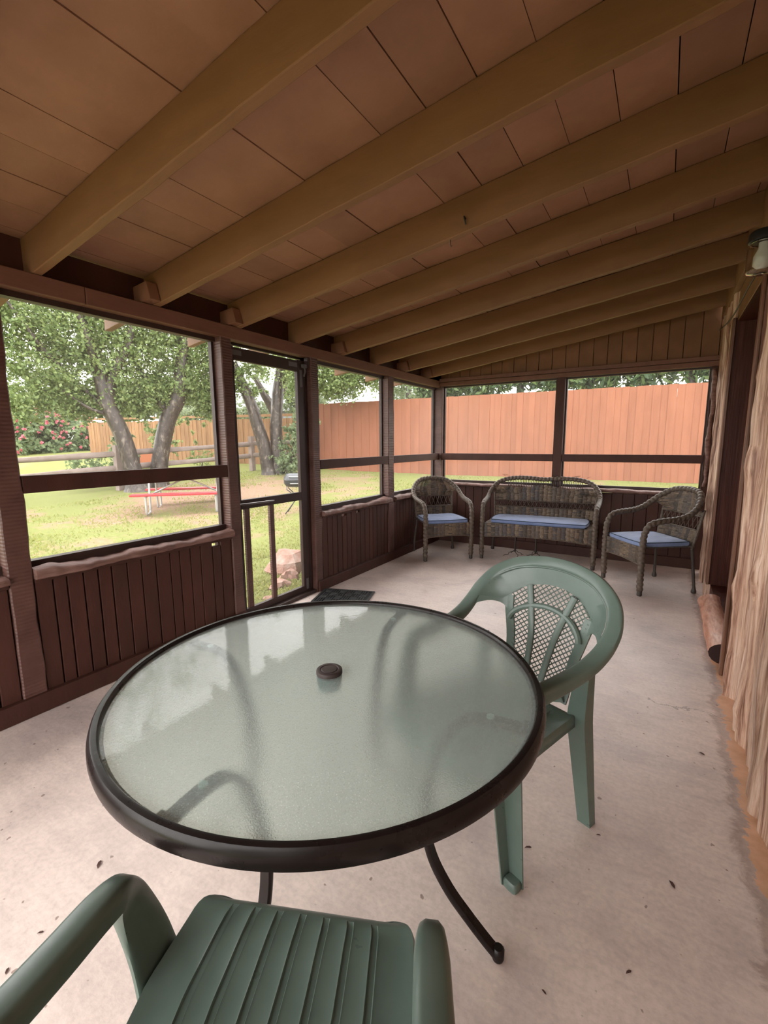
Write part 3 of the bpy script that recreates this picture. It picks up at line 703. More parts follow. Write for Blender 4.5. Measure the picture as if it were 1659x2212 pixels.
# ------------------------------------------------------------------ green plastic armchairs
def back_y(u, z): return .190 + (z-.42)*.32 - .9*u*u*min(1, max(0, (z-.44)/.24))
def plastic_chair(label):
    c = empty('plastic_armchair'); tag(c, label, 'chair', 'green plastic armchairs')
    mat = M['plastic']
    # seat with moulded grooves
    us = [-1, -.97, -.91]
    grooves = [-.672 + .224*k for k in range(7)]
    for g in grooves: us += [g-.042, g-.034, g-.027, g-.0, g+.027, g+.034, g+.042]
    us = sorted(set(round(u, 4) for u in us + [.91, .97, 1]))
    ts = list(np.concatenate([[-.380,-.3795,-.377,-.372,-.365,-.356,-.345,-.333,-.322], np.linspace(-.305, .12, 20), [.14,.155]]))
    def hw(y):
        if y < -.325: q = min(1, (-.325-y)/.055); return .180 + .046*math.sqrt(max(0, 1-q*q))
        if y < -.20: return .226 + .012*(y+.325)/.125
        return .238 - .030*(y+.20)/.36
    def sz(u, y):
        z = .424 - .020*math.sin(PI*min(1, max(0, (y+.30)/.46)))*(1-u*u) - .020*(y+.2)
        if y < -.350: z -= .020*((-.350-y)/.030)**2
        if abs(u) > .91: z += .005*(abs(u)-.91)/.09
        return z
    rows = []
    for y in ts:
        h = hw(y); row = []
        for u in us:
            z = sz(u, y)
            if -.35 < y < .12 and (abs(u) < .70 or y > -.335):
                for g in grooves:
                    if abs(u-g) < .030: z -= .0034
                    elif abs(u-g) < .037: z += .0012
            row.append((u*h, y, z))
        s = .040
        row = [(-h-.004, y, sz(-1,y)-s), (-h-.003, y, sz(-1,y)-.008)] + row + [(h+.003, y, sz(1,y)-.008), (h+.004, y, sz(1,y)-s)]
        rows.append(row)
    f0 = rows[0]; rows.insert(0, [(x, y-.001, z-.036) for x, y, z in f0])
    mb = MB(); mb.grid([[Vector(p) for p in r] for r in rows]); mb.build('seat', mat, c, smooth=38, solid=.004)
    # backrest: flat band + sides + ribs + lattice
    def bp(u, z, o=0): return Vector((u, back_y(u, z) + o, z))
    bk = MB()
    zc = .68
    def ell(a, b_, th): return a*math.cos(th), zc + b_*math.sin(th)
    # the rim runs on from the arms, so both follow one path
    half = [(.245,-.290,.400),(.252,-.277,.47),(.258,-.255,.545),(.263,-.230,.607),(.265,-.198,.645),(.268,-.150,.656),(.274,-.07,.660),(.282,.02,.668),(.291,.095,.686),(.298,.160,.722),(.293,.212,.772),(.258,.262,.828),(.182,.302,.873),(.092,.326,.893),(0,.334,.899)]
    HW = [.012,.012,.015,.026,.044,.053,.055,.057,.058,.056,.052,.048,.046,.045,.045]
    HH = [.100,.088,.074,.058,.046,.042,.040,.036,.030,.024,.020,.018,.018,.018,.018]
    NR = [(0,-1,.1),(0,-1,.2),(0,-1,.4),(0,-.8,.8),(0,-.4,1),(0,0,1),(0,-.02,1),(0,-.08,1),(0,-.25,1),(0,-.5,.9),(0,-.8,.7),(0,-.95,.5),(0,-.95,.4),(0,-.95,.35),(0,-.95,.33)]
    full = half + [(-x, y, z) for x, y, z in half[-2::-1]]; fw = HW + HW[-2::-1]; fh = HH + HH[-2::-1]; fn = NR + NR[-2::-1]
    P = spline(full, 5); n = len(P); ii = np.linspace(0, len(full)-1, n)
    Wi = np.interp(ii, range(len(full)), fw); Hi = np.interp(ii, range(len(full)), fh); Ni = [Vector([np.interp(q, range(len(full)), [v[k] for v in fn]) for k in range(3)]) for q in ii]
    secs = []; inner = []
    for i, p in enumerate(P):
        t = (P[min(i+1,n-1)] - P[max(i-1,0)]).normalized(); nn = (Ni[i] - t*Ni[i].dot(t)).normalized(); sd = t.cross(nn).normalized()
        if sd.x*(p.x if abs(p.x) > .02 else 0) < 0 or (abs(p.x) <= .02 and sd.z < 0): sd = -sd      # outward
        w_, h_ = Wi[i], Hi[i]
        sec = [p + sd*(q*w_/2) + nn*(k*h_) for q, k in ((-.92,-1),(-.5,-1.04),(.5,-1.04),(.92,-1),(1,-.9),(1,-.25),(.90,-.06),(.6,.05),(-.5,.05),(-.85,-.03),(-1,-.22),(-1,-.9))]
        if sd.cross(t).dot(nn) < 0: sec = sec[::-1]
        secs.append(sec); inner.append((p - sd*w_/2 - nn*h_*.1, p))
    k0 = 9*5; 
    mb = MB(); mb.sweep(P[:k0+1], secs[:k0+1]); mb.build('arm', mat, c, smooth=45)
    mb = MB(); mb.sweep(P[-k0-1:], secs[-k0-1:]); mb.build('arm', mat, c, smooth=45)
    bk.sweep(P[k0:n-k0], secs[k0:n-k0])
    band = [(a_, p) for a_, p in inner[k0+1:n-k0-1]]
    rows = [[a_ for a_, p in band]]
    for q in (.04,.10,.5,.93,1.0):
        r_ = []
        for a_, p in band:
            th = math.atan2((a_.z-.665)*1.25, a_.x); th = min(PI-.22, max(.22, th)); u_, z_ = .200*math.cos(th), zc + .128*math.sin(th)
            e = bp(u_, z_, .004 if q < 1 else .010); v_ = a_.lerp(e, q); v_.y += .006*(1 if .05 < q < .95 else 0); r_.append(v_)
        rows.append(r_)
    bk.grid(rows)
    for s in (-1, 1):       # rounded top of the side openings
        rows = []
        for q in np.linspace(0, 1, 7):
            r_ = []
            for k in range(17):
                t_ = k/16; u_ = .172 + .112*t_; za = .668 + .034*math.sin(PI*t_)**.6 + .012*t_; z_ = za + (.765-.10*max(0,t_-.5)-za)*q; e = bp(s*u_, z_, .010); e.y = e.y*(1-t_*t_) + (.150+(z_-.71)*.95)*t_*t_; r_.append(e)
            rows.append(r_)
        bk.grid(rows)
    # rib ribbons (swept along curves in the back surface)
    def ribbon(curve, w, th=.010, o=0, bulge=.004):
        P = [bp(u, z, o) for u, z in curve]; secs = []
        for i, p in enumerate(P):
            t = (P[min(i+1,len(P)-1)] - P[max(i-1,0)]).normalized(); nrm = Vector((0,-1,.32)).normalized(); s = t.cross(nrm).normalized(); n2 = s.cross(t).normalized()
            ww = w[0] + (w[1]-w[0])*i/(len(P)-1) if hasattr(w, '__len__') else w
            secs.append([p - s*ww/2 - n2*th/2, p + s*ww/2 - n2*th/2, p + s*ww/2 + n2*th*.3, p + s*ww*.2 + n2*(th*.5+bulge), p - s*ww*.2 + n2*(th*.5+bulge), p - s*ww/2 + n2*th*.3])
        bk.sweep(P, secs)
    for s in (-1, 1):
        side = [(x*s, z) for x, z in ((.128,.415),(.132,.46),(.136,.52),(.145,.58),(.160,.64),(.172,.69),(.180,.735))]
        ribbon([(p.x, p.z) for p in spline([(u,0,z) for u, z in side], 6)], (.036,.040), .010, .012, 0)
        rib = [(x*s, z) for x, z in ((.034,.46),(.040,.52),(.046,.58),(.056,.64),(.074,.71),(.100,.795))]
        ribbon([(p.x, p.z) for p in spline([(u,0,z) for u, z in rib], 6)], (.024,.026), .010, -.003)
    arch = [(.158*math.cos(t), .640 + .088*math.sin(t)) for t in np.linspace(.08, PI-.08, 30)]
    ribbon(arch, .022, .010, -.004)
    ribbon([(x, .452 - .03*(1-(x/.13)**2)) for x in np.linspace(-.13, .13, 12)], .060)
    b = bk.build('backrest', mat, c, smooth=40, solid=0)
    # lattice
    lt = MB()
    def inside(u, z):
        if z < .46: return False
        if z > zc: return (u/.200)**2 + ((z-zc)/.130)**2 < 1 and abs(u) < .166 + (z-zc)*.35
        h = np.interp(z, (.46,.52,.58,.64,.69), (.124,.128,.137,.150,.164)); return abs(u) < h
    for sg in (1, -1):
        for k in range(-40, 60):
            off = k*.0205; seg = []
            for i in range(81):
                u = -.21 + .42*i/80; z = .46 + off + sg*u*.85
                if inside(u, z): seg.append((u, z))
                else:
                    if len(seg) > 1: pts = [bp(*q, .009+.0015*sg) for q in seg[::6] + [seg[-1]]]; lt.tube(pts, .0026, 4, caps=False)
                    seg = []
    tag(lt.build('lattice', mat, b), 'open diamond lattice')
    # legs: open angle sections with solid feet
    def leg(s, front):
        mb = MB(); n = 14; th = .005
        z1 = .412 if front else .57
        for i in range(n):
            pass
        zs = np.linspace(0, z1, n)
        def at(z):
            q = z/z1
            if front: return s*(.247 - .022*min(1, z/.41)), -.213 - .026*min(1, z/.41), .054 + .024*q, .042 + .012*q
            return s*(.250 - .034*min(1, z/.41)), .205 - .030*min(1, z/.41) + max(0, z-.41)*.12, .048 + .020*min(1, z/.41) - .10*max(0, (z-.41)), .036 + .02*min(1, z/.41) - .10*max(0, z-.41)
        A = []; B = []
        for z in zs:
            x, y, w, dp = at(z); xi, xo = x - s*w/2, x + s*w/2
            if front:   # back wall spans x, inner wall runs forward
                A.append([(xi, y+dp/2-th, z), (xo, y+dp/2-th, z), (xo, y+dp/2, z), (xi, y+dp/2, z)])
                B.append([(xi, y-dp/2, z), (xi+s*th, y-dp/2, z), (xi+s*th, y+dp/2-th, z), (xi, y+dp/2-th, z)])
            else:       # front wall spans x, outer wall runs back
                A.append([(xi, y-dp/2, z), (xo, y-dp/2, z), (xo, y-dp/2+th, z), (xi, y-dp/2+th, z)])
                B.append([(xo-s*th, y-dp/2+th, z), (xo, y-dp/2+th, z), (xo, y+dp/2, z), (xo-s*th, y+dp/2, z)])
        mb.sweep(zs, A); mb.sweep(zs, B)
        x, y, w, dp = at(0.0)
        sec0 = []; sec1 = []; sec2 = []
        for j in range(12):
            a = 2*PI*j/12; cx = math.copysign(abs(math.cos(a))**.5, math.cos(a)); cy = math.copysign(abs(math.sin(a))**.5, math.sin(a))
            sec0.append((x + cx*w*.46, y + cy*dp*.48, 0)); sec1.append((x + cx*w*.48, y + cy*dp*.5, .020)); sec2.append((x + cx*w*.38, y + cy*dp*.38, .028))
        mb.sweep([0]*3, [sec0, sec1, sec2])
        mb.build('leg', mat, c, smooth=40)
    for s in (-1, 1): leg(s, True); leg(s, False)
    return c
pc = plastic_chair('green plastic armchair with a lattice back, at the far right of the table')
def face(o, x, y, dx, dy):      # dx,dy: the direction the sitter faces (local -y)
    o.location = (x, y, 0); o.rotation_euler = (0, 0, math.atan2(dy, dx) + PI/2)
face(pc, -.455, 1.545, -.38, -.925)
pc2 = copy_tree(pc); pc2['label'] = 'green plastic armchair nearest the camera, cut off by the bottom of the photo'
face(pc2, -.420, .258, -.39, .92)

# ------------------------------------------------------------------ wicker armchairs and loveseat
def weave(mb, F, nu, nw, keep=None, amp=.0075, flat=False):
    """basket weave of small pillows on the surface F(u,w), u,w in 0..1"""
    for j in range(nw):
        for i in range(nu):
            if keep and not keep((i+.5)/nu, (j+.5)/nw): continue
            u0, u1, w0, w1 = i/nu, (i+1)/nu, j/nw, (j+1)/nw
            over = (i + (j // 2)) % 2; mb.mi = int(6*hsh(i*1.37, nu*.11)) % 6 if hsh(i, j, 3) > .12 else int(6*hsh(i, j))
            p = [[F(u0+(u1-u0)*a, w0+(w1-w0)*b_) for a in (-.06,.5,1.06)] for b_ in (.02,.5,.98)]
            nrm = (p[1][2]-p[1][0]).cross(p[2][1]-p[0][1]).normalized()
            base = amp*(.22 if over else 0)
            vs = []
            for bi in range(3):
                for ai in range(3):
                    h = base + amp*((1.0 if ai == 1 else -.55) + (.25 if bi == 1 else -.1))
                    vs.append(p[bi][ai] + nrm*h)
            mb.add(vs, [(0,1,4,3),(1,2,5,4),(3,4,7,6),(4,5,8,7)])
def roll(mb, pts, R, step=.006, pitch=.044):
    P = resample(spline(pts, 10), step)
    mb.tube(P, R, 12, rfun=lambda s, a: 1 + .34*(abs(math.sin(PI*s/pitch + a*.5))**.7-.7))
def foot(mb, p): mb.lathe([(0,.0),(.017,.0),(.022,.006),(.022,.022),(.016,.040),(.012,.055)], 12, p)

def wicker_seat(name, label, cat, W, bench=False, group=None):
    """W: half distance between the front legs"""
    c = empty(name); tag(c, label, cat, group)
    yb = .27; bw = W - (.035 if bench else .05)          # half width of the woven back at the seat
    topz = .928
    # rolled arms and top, braided
    mb = MB()
    half = [(W,-.272,.05),(W,-.276,.25),(W,-.276,.48),(W+.002,-.262,.585),(W+.006,-.215,.655),(W+.012,-.12,.680),(W+.018,.00,.692),(W+.022,.11,.722),(W+.010,.20,.785),(W-.045,.275,.862),(W-.135,.325,.914)]
    if bench:
        half = [(x, y if y < .1 else .10+(y-.10)*.84, z) for x, y, z in half[:-1]] + [(W-.13,.283,.908), (W-.26,.297,.932), (.18,.300,.935), (0,.300,.922)]
        full = half + [(-x, y, z) for x, y, z in half[-2::-1]]
    else:
        full = half + [(0,.345,topz)] + [(-x, y, z) for x, y, z in half[::-1]]
    roll(mb, full, .0265, .0065)
    mb.build('braided_arm_rim', M['wickerroll'], c, smooth=180)
    def by(z): return (.232 + (z-.45)*.13) if bench else .245 + (z-.45)*.20
    rim = [(p.x, p.z) for p in spline(full, 10)]
    def hwid(z):
        lo, hi = (.42,.60,.72), (bw, bw+.012, bw+.018)
        if z < .74: return float(np.interp(z, lo, hi))
        xs_ = [abs(x) for x, zz in rim if abs(zz-z) < .02 and x > 0 and zz > .73]
        w_ = max(.02, (max(xs_) if xs_ else .05) - .012) if z < .93 else .02
        return min(w_, bw + .020 + max(0, z-.74)*1.1)
    # back: lower woven panel, open crossed band, upper woven panel
    ry = sorted((z, y) for x, y, z in half if z > .69)
    def sy(z, u):
        y = by(z); k = min(1, max(0, (z-.74)/.05)); r_ = float(np.interp(z, [q[0] for q in ry], [q[1] for q in ry]))
        return y - k*(abs(u)**3)*max(0, y-r_-.004)
    def panel(z0, z1, nu, nw, zfun=None):
        def F(u, w):
            zt = z1 if zfun is None else zfun((u-.5)*2)
            z = z0 + (zt-z0)*w; h = hwid(min(z, .90)); x = (u-.5)*2*h
            return Vector((x, sy(min(z, .91), (u-.5)*2) - (.10*(x*x) if not bench and z < .74 else 0), z))
        m_ = MB(); weave(m_, F, nu, nw); return m_
    nu = 24 if bench else 11
    bk = panel(.42, .585, nu, 13).build('lower_back_panel', M['wicker'], c, smooth=60)
    if bench: up = panel(.650, .85, nu, 16, lambda u: .835 + .02*math.cos(u*PI*2) - .10*max(0, abs(u)-.72))
    else: up = panel(.700, .915, nu, 17, lambda u: .918 - .055*u*u)
    up.build('upper_back_panel', M['wicker'], c, smooth=60)
    mb = MB(); za, zb = .580, (.655 if bench else .705); n = 24 if bench else 9
    for i in range(n):
        for sg in (-1, 1):
            pts = []
            for k in range(5):
                z = za + (zb-za)*k/4; u = (-1 + 2*(i+.5+sg*(k/4-.5)*.9)/n); h = hwid(z); x = u*h; pts.append((x, by(z) - .10*(x*x if not bench else 0) + .002*sg, z))
            mb.tube(pts, .0032, 5)
    for z in (za, zb): mb.tube([(u*hwid(z), by(z) - .10*((u*hwid(z))**2 if not bench else 0)-.006, z) for u in np.linspace(-1, 1, 21)], .006, 6)
    mb.build('crossed_strands', M['wickerroll'], c, smooth=180)
    if bench:
        mb = MB()
        for i in range(44):
            u = -1 + 2*(i+.5)/44; x = u*(W-.17); zt = .93 if abs(x) < W-.3 else .905
            mb.tube([(x, by(.83), .825), (x, .292, zt)], .0038, 5)
        mb.build('upright_strands', M['wickerdark'], c, smooth=180)
    for s in (-1, 1):
        mb = MB(); mb.tube(resample([(s*(bw-.002),by(.40),.40),(s*(bw+.012),by(.60),.60),(s*(bw+.02),by(.76),.765)], .01), .013, 10, rfun=lambda q, a: 1+.1*math.sin(q*300+a)); mb.build('back_post', M['wickerroll'], c, smooth=180)
    # seat deck and front apron
    mb = MB()
    weave(mb, lambda u, w: Vector(((u-.5)*2*(W-.02), -.262 + .50*w, .432)), 24 if bench else 12, 16, amp=.004)
    mb.build('seat_deck', M['wicker'], c, smooth=60)
    def Fa(u, w):
        x = (u-.5)*2*(W-.015); bot = (.300 - .012*abs(u-.5)*2 - .03*max(0, abs(u-.5)*2-.8)*5*.3) if not bench else .275 + .03*(1-(abs(u-.5)*2)**2)
        return Vector((x, -.272, bot + (.440-bot)*w))
    mb = MB(); weave(mb, Fa, 26 if bench else 12, 10); mb.build('front_apron', M['wicker'], c, smooth=60)
    mb = MB(); mb.tube([Fa(u, 0) + Vector((0,-.004,-.004)) for u in np.linspace(0, 1, 25)], .007, 6); mb.build('apron_edge', M['wickerroll'], c, smooth=180)
    # legs
    for s in (-1, 1):
        mb = MB(); mb.tube([(s*W,-.272,.05),(s*W,-.272,.03)], .022, 10); foot(mb, (s*W,-.272,0)); mb.build('leg', M['wickerdark'], c, smooth=50)
        mb = MB(); mb.tube([(s*(bw-.005),.235,.44),(s*(bw+.015),.255,.22),(s*(bw+.03),.268,.045)], [.014,.014,.013], 10); foot(mb, (s*(bw+.03),.268,0)); mb.build('leg', M['wickerdark'], c, smooth=50)
    if bench:
        for x0, sd in ((-.27, 1), (-.03, 2)):
            mb = MB(); mb.tube([(x0,.02,.43),(x0,.02,.05)], .010, 8); lg = mb.build('leg', M['wickerdark'], c, smooth=50)
            mb = MB()
            for q in range(4):
                a = sd*2.1 + q*1.6; ln = .09 + .07*hsh(sd, q); pts = []
                for k in range(9):
                    t = k/8; pts.append((x0 + math.cos(a)*ln*t + .012*math.sin(t*9+q), .02 + math.sin(a)*ln*t*.8, max(.004, .075*(1-t)**1.5 + .012*abs(math.sin(t*8+q)))))
                mb.tube(pts, .0035, 5)
            tag(mb.build('frayed_strands', M['wickerdark'], lg, smooth=180), 'frayed loose strands curling at the foot')
        mb = MB()
        for q in range(16):
            x = -.5 + 1.0*hsh(q, 6); a = 6.28*hsh(q, 2); l = .02 + .035*hsh(q, 3)
            mb.tube([(x,.298,.950),(x+math.cos(a)*l*.6,.305,.952+l*.3),(x+math.cos(a)*l*1.5,.295,.955+l*.45)], .0018, 4)
        tag(mb.build('broken_strands', M['wickerdark'], c), 'broken strands sticking up from the top rim', kind='stuff')
    return c
def cushion(label, W, D, name='seat_cushion', seed=1):
    c = empty(name); tag(c, label, 'cushion', 'blue seat cushions')
    nx, ny = 40, 18; mb = MB(); rows = []
    t = .054
    def rc(u, v):     # rounded-rectangle plan
        return u*W, v*D
    prof = [(-1.0,0.0),(-1.0,.5)]
    top = []
    for j in range(ny+1):
        v = -1 + 2*j/ny; row = []
        for i in range(nx+1):
            u = -1 + 2*i/nx
            # squircle mapping
            x = u*math.sqrt(1 - .10*v*v)*W; y = v*math.sqrt(1 - .10*u*u)*D
            e = (1-abs(u)**6)*(1-abs(v)**6)
            z = t*.72 + .016*e + .004*wob(u*2.2*W*4+v, seed)*e + .003*wob(v*3+u*2, seed+3)*e
            row.append(Vector((x, y, z)))
        top.append(row)
    mb.grid(top)
    ring = [(0,i) for i in range(nx+1)] + [(j,nx) for j in range(1,ny+1)] + [(ny,i) for i in range(nx-1,-1,-1)] + [(j,0) for j in range(ny-1,0,-1)]
    side = []
    for q, (o, z) in enumerate(((1.0,None),(1.012,.028),(1.012,.012),(.985,.0),(.6,.0))):
        r = []
        for k, (j, i) in enumerate(ring):
            p = top[j][i]; puck = .0015*math.sin(k*.9+seed)*(1 if q in (1, 2) else 0)
            r.append(Vector((p.x*(o+puck*2), p.y*(o+puck*2), p.z if z is None else z)))
        side.append(r)
    mb.grid([s_[::-1] for s_ in side], closed=True)
    b = mb.build('cushion_body', M['blue'], c, smooth=60)
    mb = MB(); mb.tube([top[j][i]*1.004 for j, i in ring] + [top[0][0]*1.004], .0045, 6); mb.build('piping', M['piping'], c, smooth=180)
    return c
wa = wicker_seat('wicker_armchair', 'brown wicker armchair in the far left corner of the porch', 'chair', .285, group='wicker armchairs')
def frontdir(o, x, y, dx, dy): face(o, x, y, dx, dy)
frontdir(wa, -2.285, 5.05, .700, -.714)
wb = copy_tree(wa); wb['label'] = 'brown wicker armchair standing against the log wall on the right'
frontdir(wb, -.055, 4.935, -.800, -.600)
bn = wicker_seat('wicker_loveseat', 'brown wicker loveseat with frayed strands, between the two wicker armchairs', 'loveseat', .608, bench=True)
frontdir(bn, -1.203, 5.458, .085, -.996)
def on(c, o, dy=0, dx=0, z=.438):
    m_ = Matrix.Translation(o.location) @ Matrix.Rotation(o.rotation_euler.z, 4, 'Z'); c.location = m_ @ Vector((dx, dy, z)); c.rotation_euler = (0, 0, o.rotation_euler.z)
ca = cushion('square blue cushion on the wicker armchair in the far left corner', .252, .24, seed=1); on(ca, wa, -.030)
cb = copy_tree(ca); cb['label'] = 'square blue cushion on the wicker armchair by the log wall'; on(cb, wb, -.030)
cc = cushion('long blue cushion on the wicker loveseat', .535, .235, seed=5); on(cc, bn, -.015, -.0)

# ------------------------------------------------------------------ door mat
t = empty('door_mat', (-2.375, 3.162, 0), math.radians(19)); tag(t, 'black rubber door mat with a basket pattern inside the screen door', 'mat')
mb = MB(); hx, hy = .245, .185
mb.box(-hx, hx, -hy, hy, .001, .006); mb.build('mat_base', M['rubberbase'], t, bevel=.003)
mb = MB(); mb.box(-hx, hx, -hy, -hy+.02, .006, .012); mb.box(-hx, hx, hy-.02, hy, .006, .012); mb.box(-hx, -hx+.02, -hy+.02, hy-.02, .006, .012); mb.box(hx-.02, hx, -hy+.02, hy-.02, .006, .012)
mb.build('mat_border', M['rubber'], t)
mb = MB(); cw = .070
for i in range(6):
    for j in range(4):
        x0, y0 = -hx+.028 + i*cw, -hy+.028 + j*.082
        for k in range(3):
            if (i+j) % 2: mb.box(x0+.003, x0+cw-.003, y0+.006+k*.025, y0+.022+k*.025, .006, .013)
            else: mb.box(x0+.004+k*.022, x0+.018+k*.022, y0+.004, y0+.078, .006, .013)
mb.build('mat_ribs', M['rubber'], t, bevel=.002)

# small dead leaves on the slab
mb = MB()
v = []; 
def leafmesh():
    m_ = MB(); pts = [(-.014,0,0),(-.005,.005,.003),(.006,.004,.004),(.014,0,.001),(.006,-.005,.003),(-.005,-.004,.004)]
    m_.add(pts, [(0,1,5),(1,2,4,5),(2,3,4)]); return m_.build('dead_leaf', M['deadleaf'])
spots = [(-1.42,.42),(-1.30,.36),(-1.385,.33),(-1.22,.24),(-1.12,.30),(-1.50,.62),(-.93,.30),(-.10,1.60),(.12,1.52),(-.16,1.02),(.02,1.18),(.24,2.30),(-.30,1.42),(-2.1,2.42),(-1.75,4.0)]
for i, (x, y) in enumerate(spots):
    o = leafmesh() if i == 0 else proto_leaf.copy()
    if i == 0: proto_leaf = o
    else: COL.objects.link(o)
    o.location = (x, y, .0006); o.rotation_euler = (0, 0, 6.28*hsh(i, 7)); s = .5 + .7*hsh(i, 3); o.scale = (s, s, s)
    tag(o, 'tiny dry brown leaf fragment lying on the concrete floor', 'leaf', 'dry leaf bits on the floor')

# ------------------------------------------------------------------ the yard
def spl(t, k=1.2): return math.log1p(math.exp(max(-40, min(40, t*k))))/k
def gz(x, y): return -.14 + .095*(spl(y-5.4)-spl(y-13.5)) + .02*(spl(-x-7)-spl(-x-30))
mb = MB(); rows = []
gx = list(np.linspace(-48, -14, 25)) + list(np.linspace(-13, 8, 43)); gy = list(np.linspace(-14, 3, 18)) + list(np.linspace(3.5, 16, 36)) + list(np.linspace(18, 40, 10))
for y in gy: rows.append([Vector((x, y, gz(x, y) + .02*wob(x*.7+y*.9, 2) - (.12 if (-2.75 < x < .6 and -1.7 < y < 5.95) else 0))) for x in gx])
mb.grid(rows); struct(mb.build('ground', M['ground'], smooth=180), 'patchy lawn with bare reddish soil, rising gently to the fences')

def quads(mb, P, S, asp=.6, upbias=0.0, droop=0.0):
    """one leaf (a folded quad) per point"""
    n = len(P)
    D = RNG.normal(size=(n,3)); D[:,2] = D[:,2]*(1-upbias) - droop; D /= np.linalg.norm(D, axis=1)[:,None]
    E = RNG.normal(size=(n,3)); E -= D*(E*D).sum(1)[:,None]; E /= np.linalg.norm(E, axis=1)[:,None]
    S = np.asarray(S)[:,None]*np.ones((n,1)) if np.ndim(S) else np.full((n,1), S)*RNG.uniform(.6,1.3,(n,1))
    b = len(mb.v); V4 = np.stack([P - D*S*.5, P + E*S*.5*asp, P + D*S*.5, P - E*S*.5*asp], 1).reshape(-1,3)
    mb.v.extend(map(tuple, V4.tolist())); mb.f.extend([(b+4*i, b+4*i+1, b+4*i+2, b+4*i+3) for i in range(n)]); mb.m.extend([mb.mi]*n)
def blob(c, r, n, shell=.55):
    k = max(1, n//26)                      # leaves gather on twigs
    d = RNG.normal(size=(k,3)); d /= np.linalg.norm(d, axis=1)[:,None]
    q = RNG.uniform(shell, 1, (k,1))**.8; tw = d*q*np.array(r)
    idx = RNG.integers(0, k, n); sg = .16*min(1.0, max(r))*RNG.uniform(.5, 1.3, (k,1))[idx]
    ax_ = RNG.normal(size=(k,3)); ax_ /= np.linalg.norm(ax_, axis=1)[:,None]
    return np.array(c) + tw[idx] + RNG.normal(size=(n,3))*sg*.55 + ax_[idx]*RNG.normal(size=(n,1))*sg*1.3

# grass blades (one object: nobody could count them)
n = 60000
u = RNG.uniform(0, 1, n); xs_ = -2.95 - 9.0*u**1.6; ys_ = 1.0 + RNG.uniform(0, 1, n)*11.0*(.35+.65*u)
n2 = 12000; xs_ = np.concatenate([xs_, RNG.uniform(-9, 1.5, n2)]); ys_ = np.concatenate([ys_, RNG.uniform(6.05, 11.7, n2)])
cl = np.sin(xs_*1.7+np.sin(ys_*1.1)*2)*np.sin(ys_*1.9+np.sin(xs_*.8)*2) + RNG.normal(0,.45,len(xs_)) - .9*np.exp(-((xs_+9.0)**2+(ys_-7.4)**2)/9.0)*1.3
kp = cl > -.25; xs_, ys_ = xs_[kp], ys_[kp]
mb = MB(); b = 0
h = RNG.uniform(.012, .038, len(xs_)); an = RNG.uniform(0, 6.28, len(xs_)); w = RNG.uniform(.004, .010, len(xs_))*(1+.10*np.abs(xs_)); ln = RNG.uniform(-.03, .03, (len(xs_),2))
for i in range(len(xs_)):
    x, y = xs_[i], ys_[i]; z = gz(x, y) - .012; c_, s_ = math.cos(an[i])*w[i], math.sin(an[i])*w[i]
    mb.v += [(x-c_,y-s_,z),(x+c_,y+s_,z),(x+ln[i,0]+c_*.4,y+ln[i,1]+s_*.4,z+h[i]+.012),(x+ln[i,0]-c_*.4,y+ln[i,1]-s_*.4,z+h[i]+.012)]; mb.f.append((b,b+1,b+2,b+3)); b += 4
mb.m = [0]*len(mb.f)
tag(mb.build('lawn_grass', M['grass']), 'short green grass growing in patches over the yard', 'grass', kind='stuff')

def trunk(mb, pts, rad, seed=0):
    P = spline(pts, 8); n = len(P); R = np.interp(np.linspace(0, len(rad)-1, n), range(len(rad)), rad)
    mb.tube(P, list(R), 12, rfun=lambda s, a: 1 + .07*math.sin(3*a+s*1.5+seed) + .05*math.sin(5*a-s*4+seed))
def tree(name, label, trunks, blobs, leaf, mat, cat='tree', density=1.0, group=None, asp=.6, droop=0, back=0):
    base = trunks[0][0][0] if trunks else blobs[0][0]
    t = empty(name, base); tag(t, label, cat, group); B = Vector(base)
    for pts, rad in trunks:
        mb = MB(); trunk(mb, [Vector(p)-B for p in pts], rad, len(pts)); mb.build('trunk' if max(rad) > .09 else 'branch', M['bark'], t, smooth=180)
    mb = MB()
    for c, r, n in blobs:
        c = (c[0]-.87*back, c[1]+.5*back, c[2]); quads(mb, blob(Vector(c)-B, r, int(n*density), .25), leaf, asp, droop=droop)
    mb.build('foliage', mat, t); return t
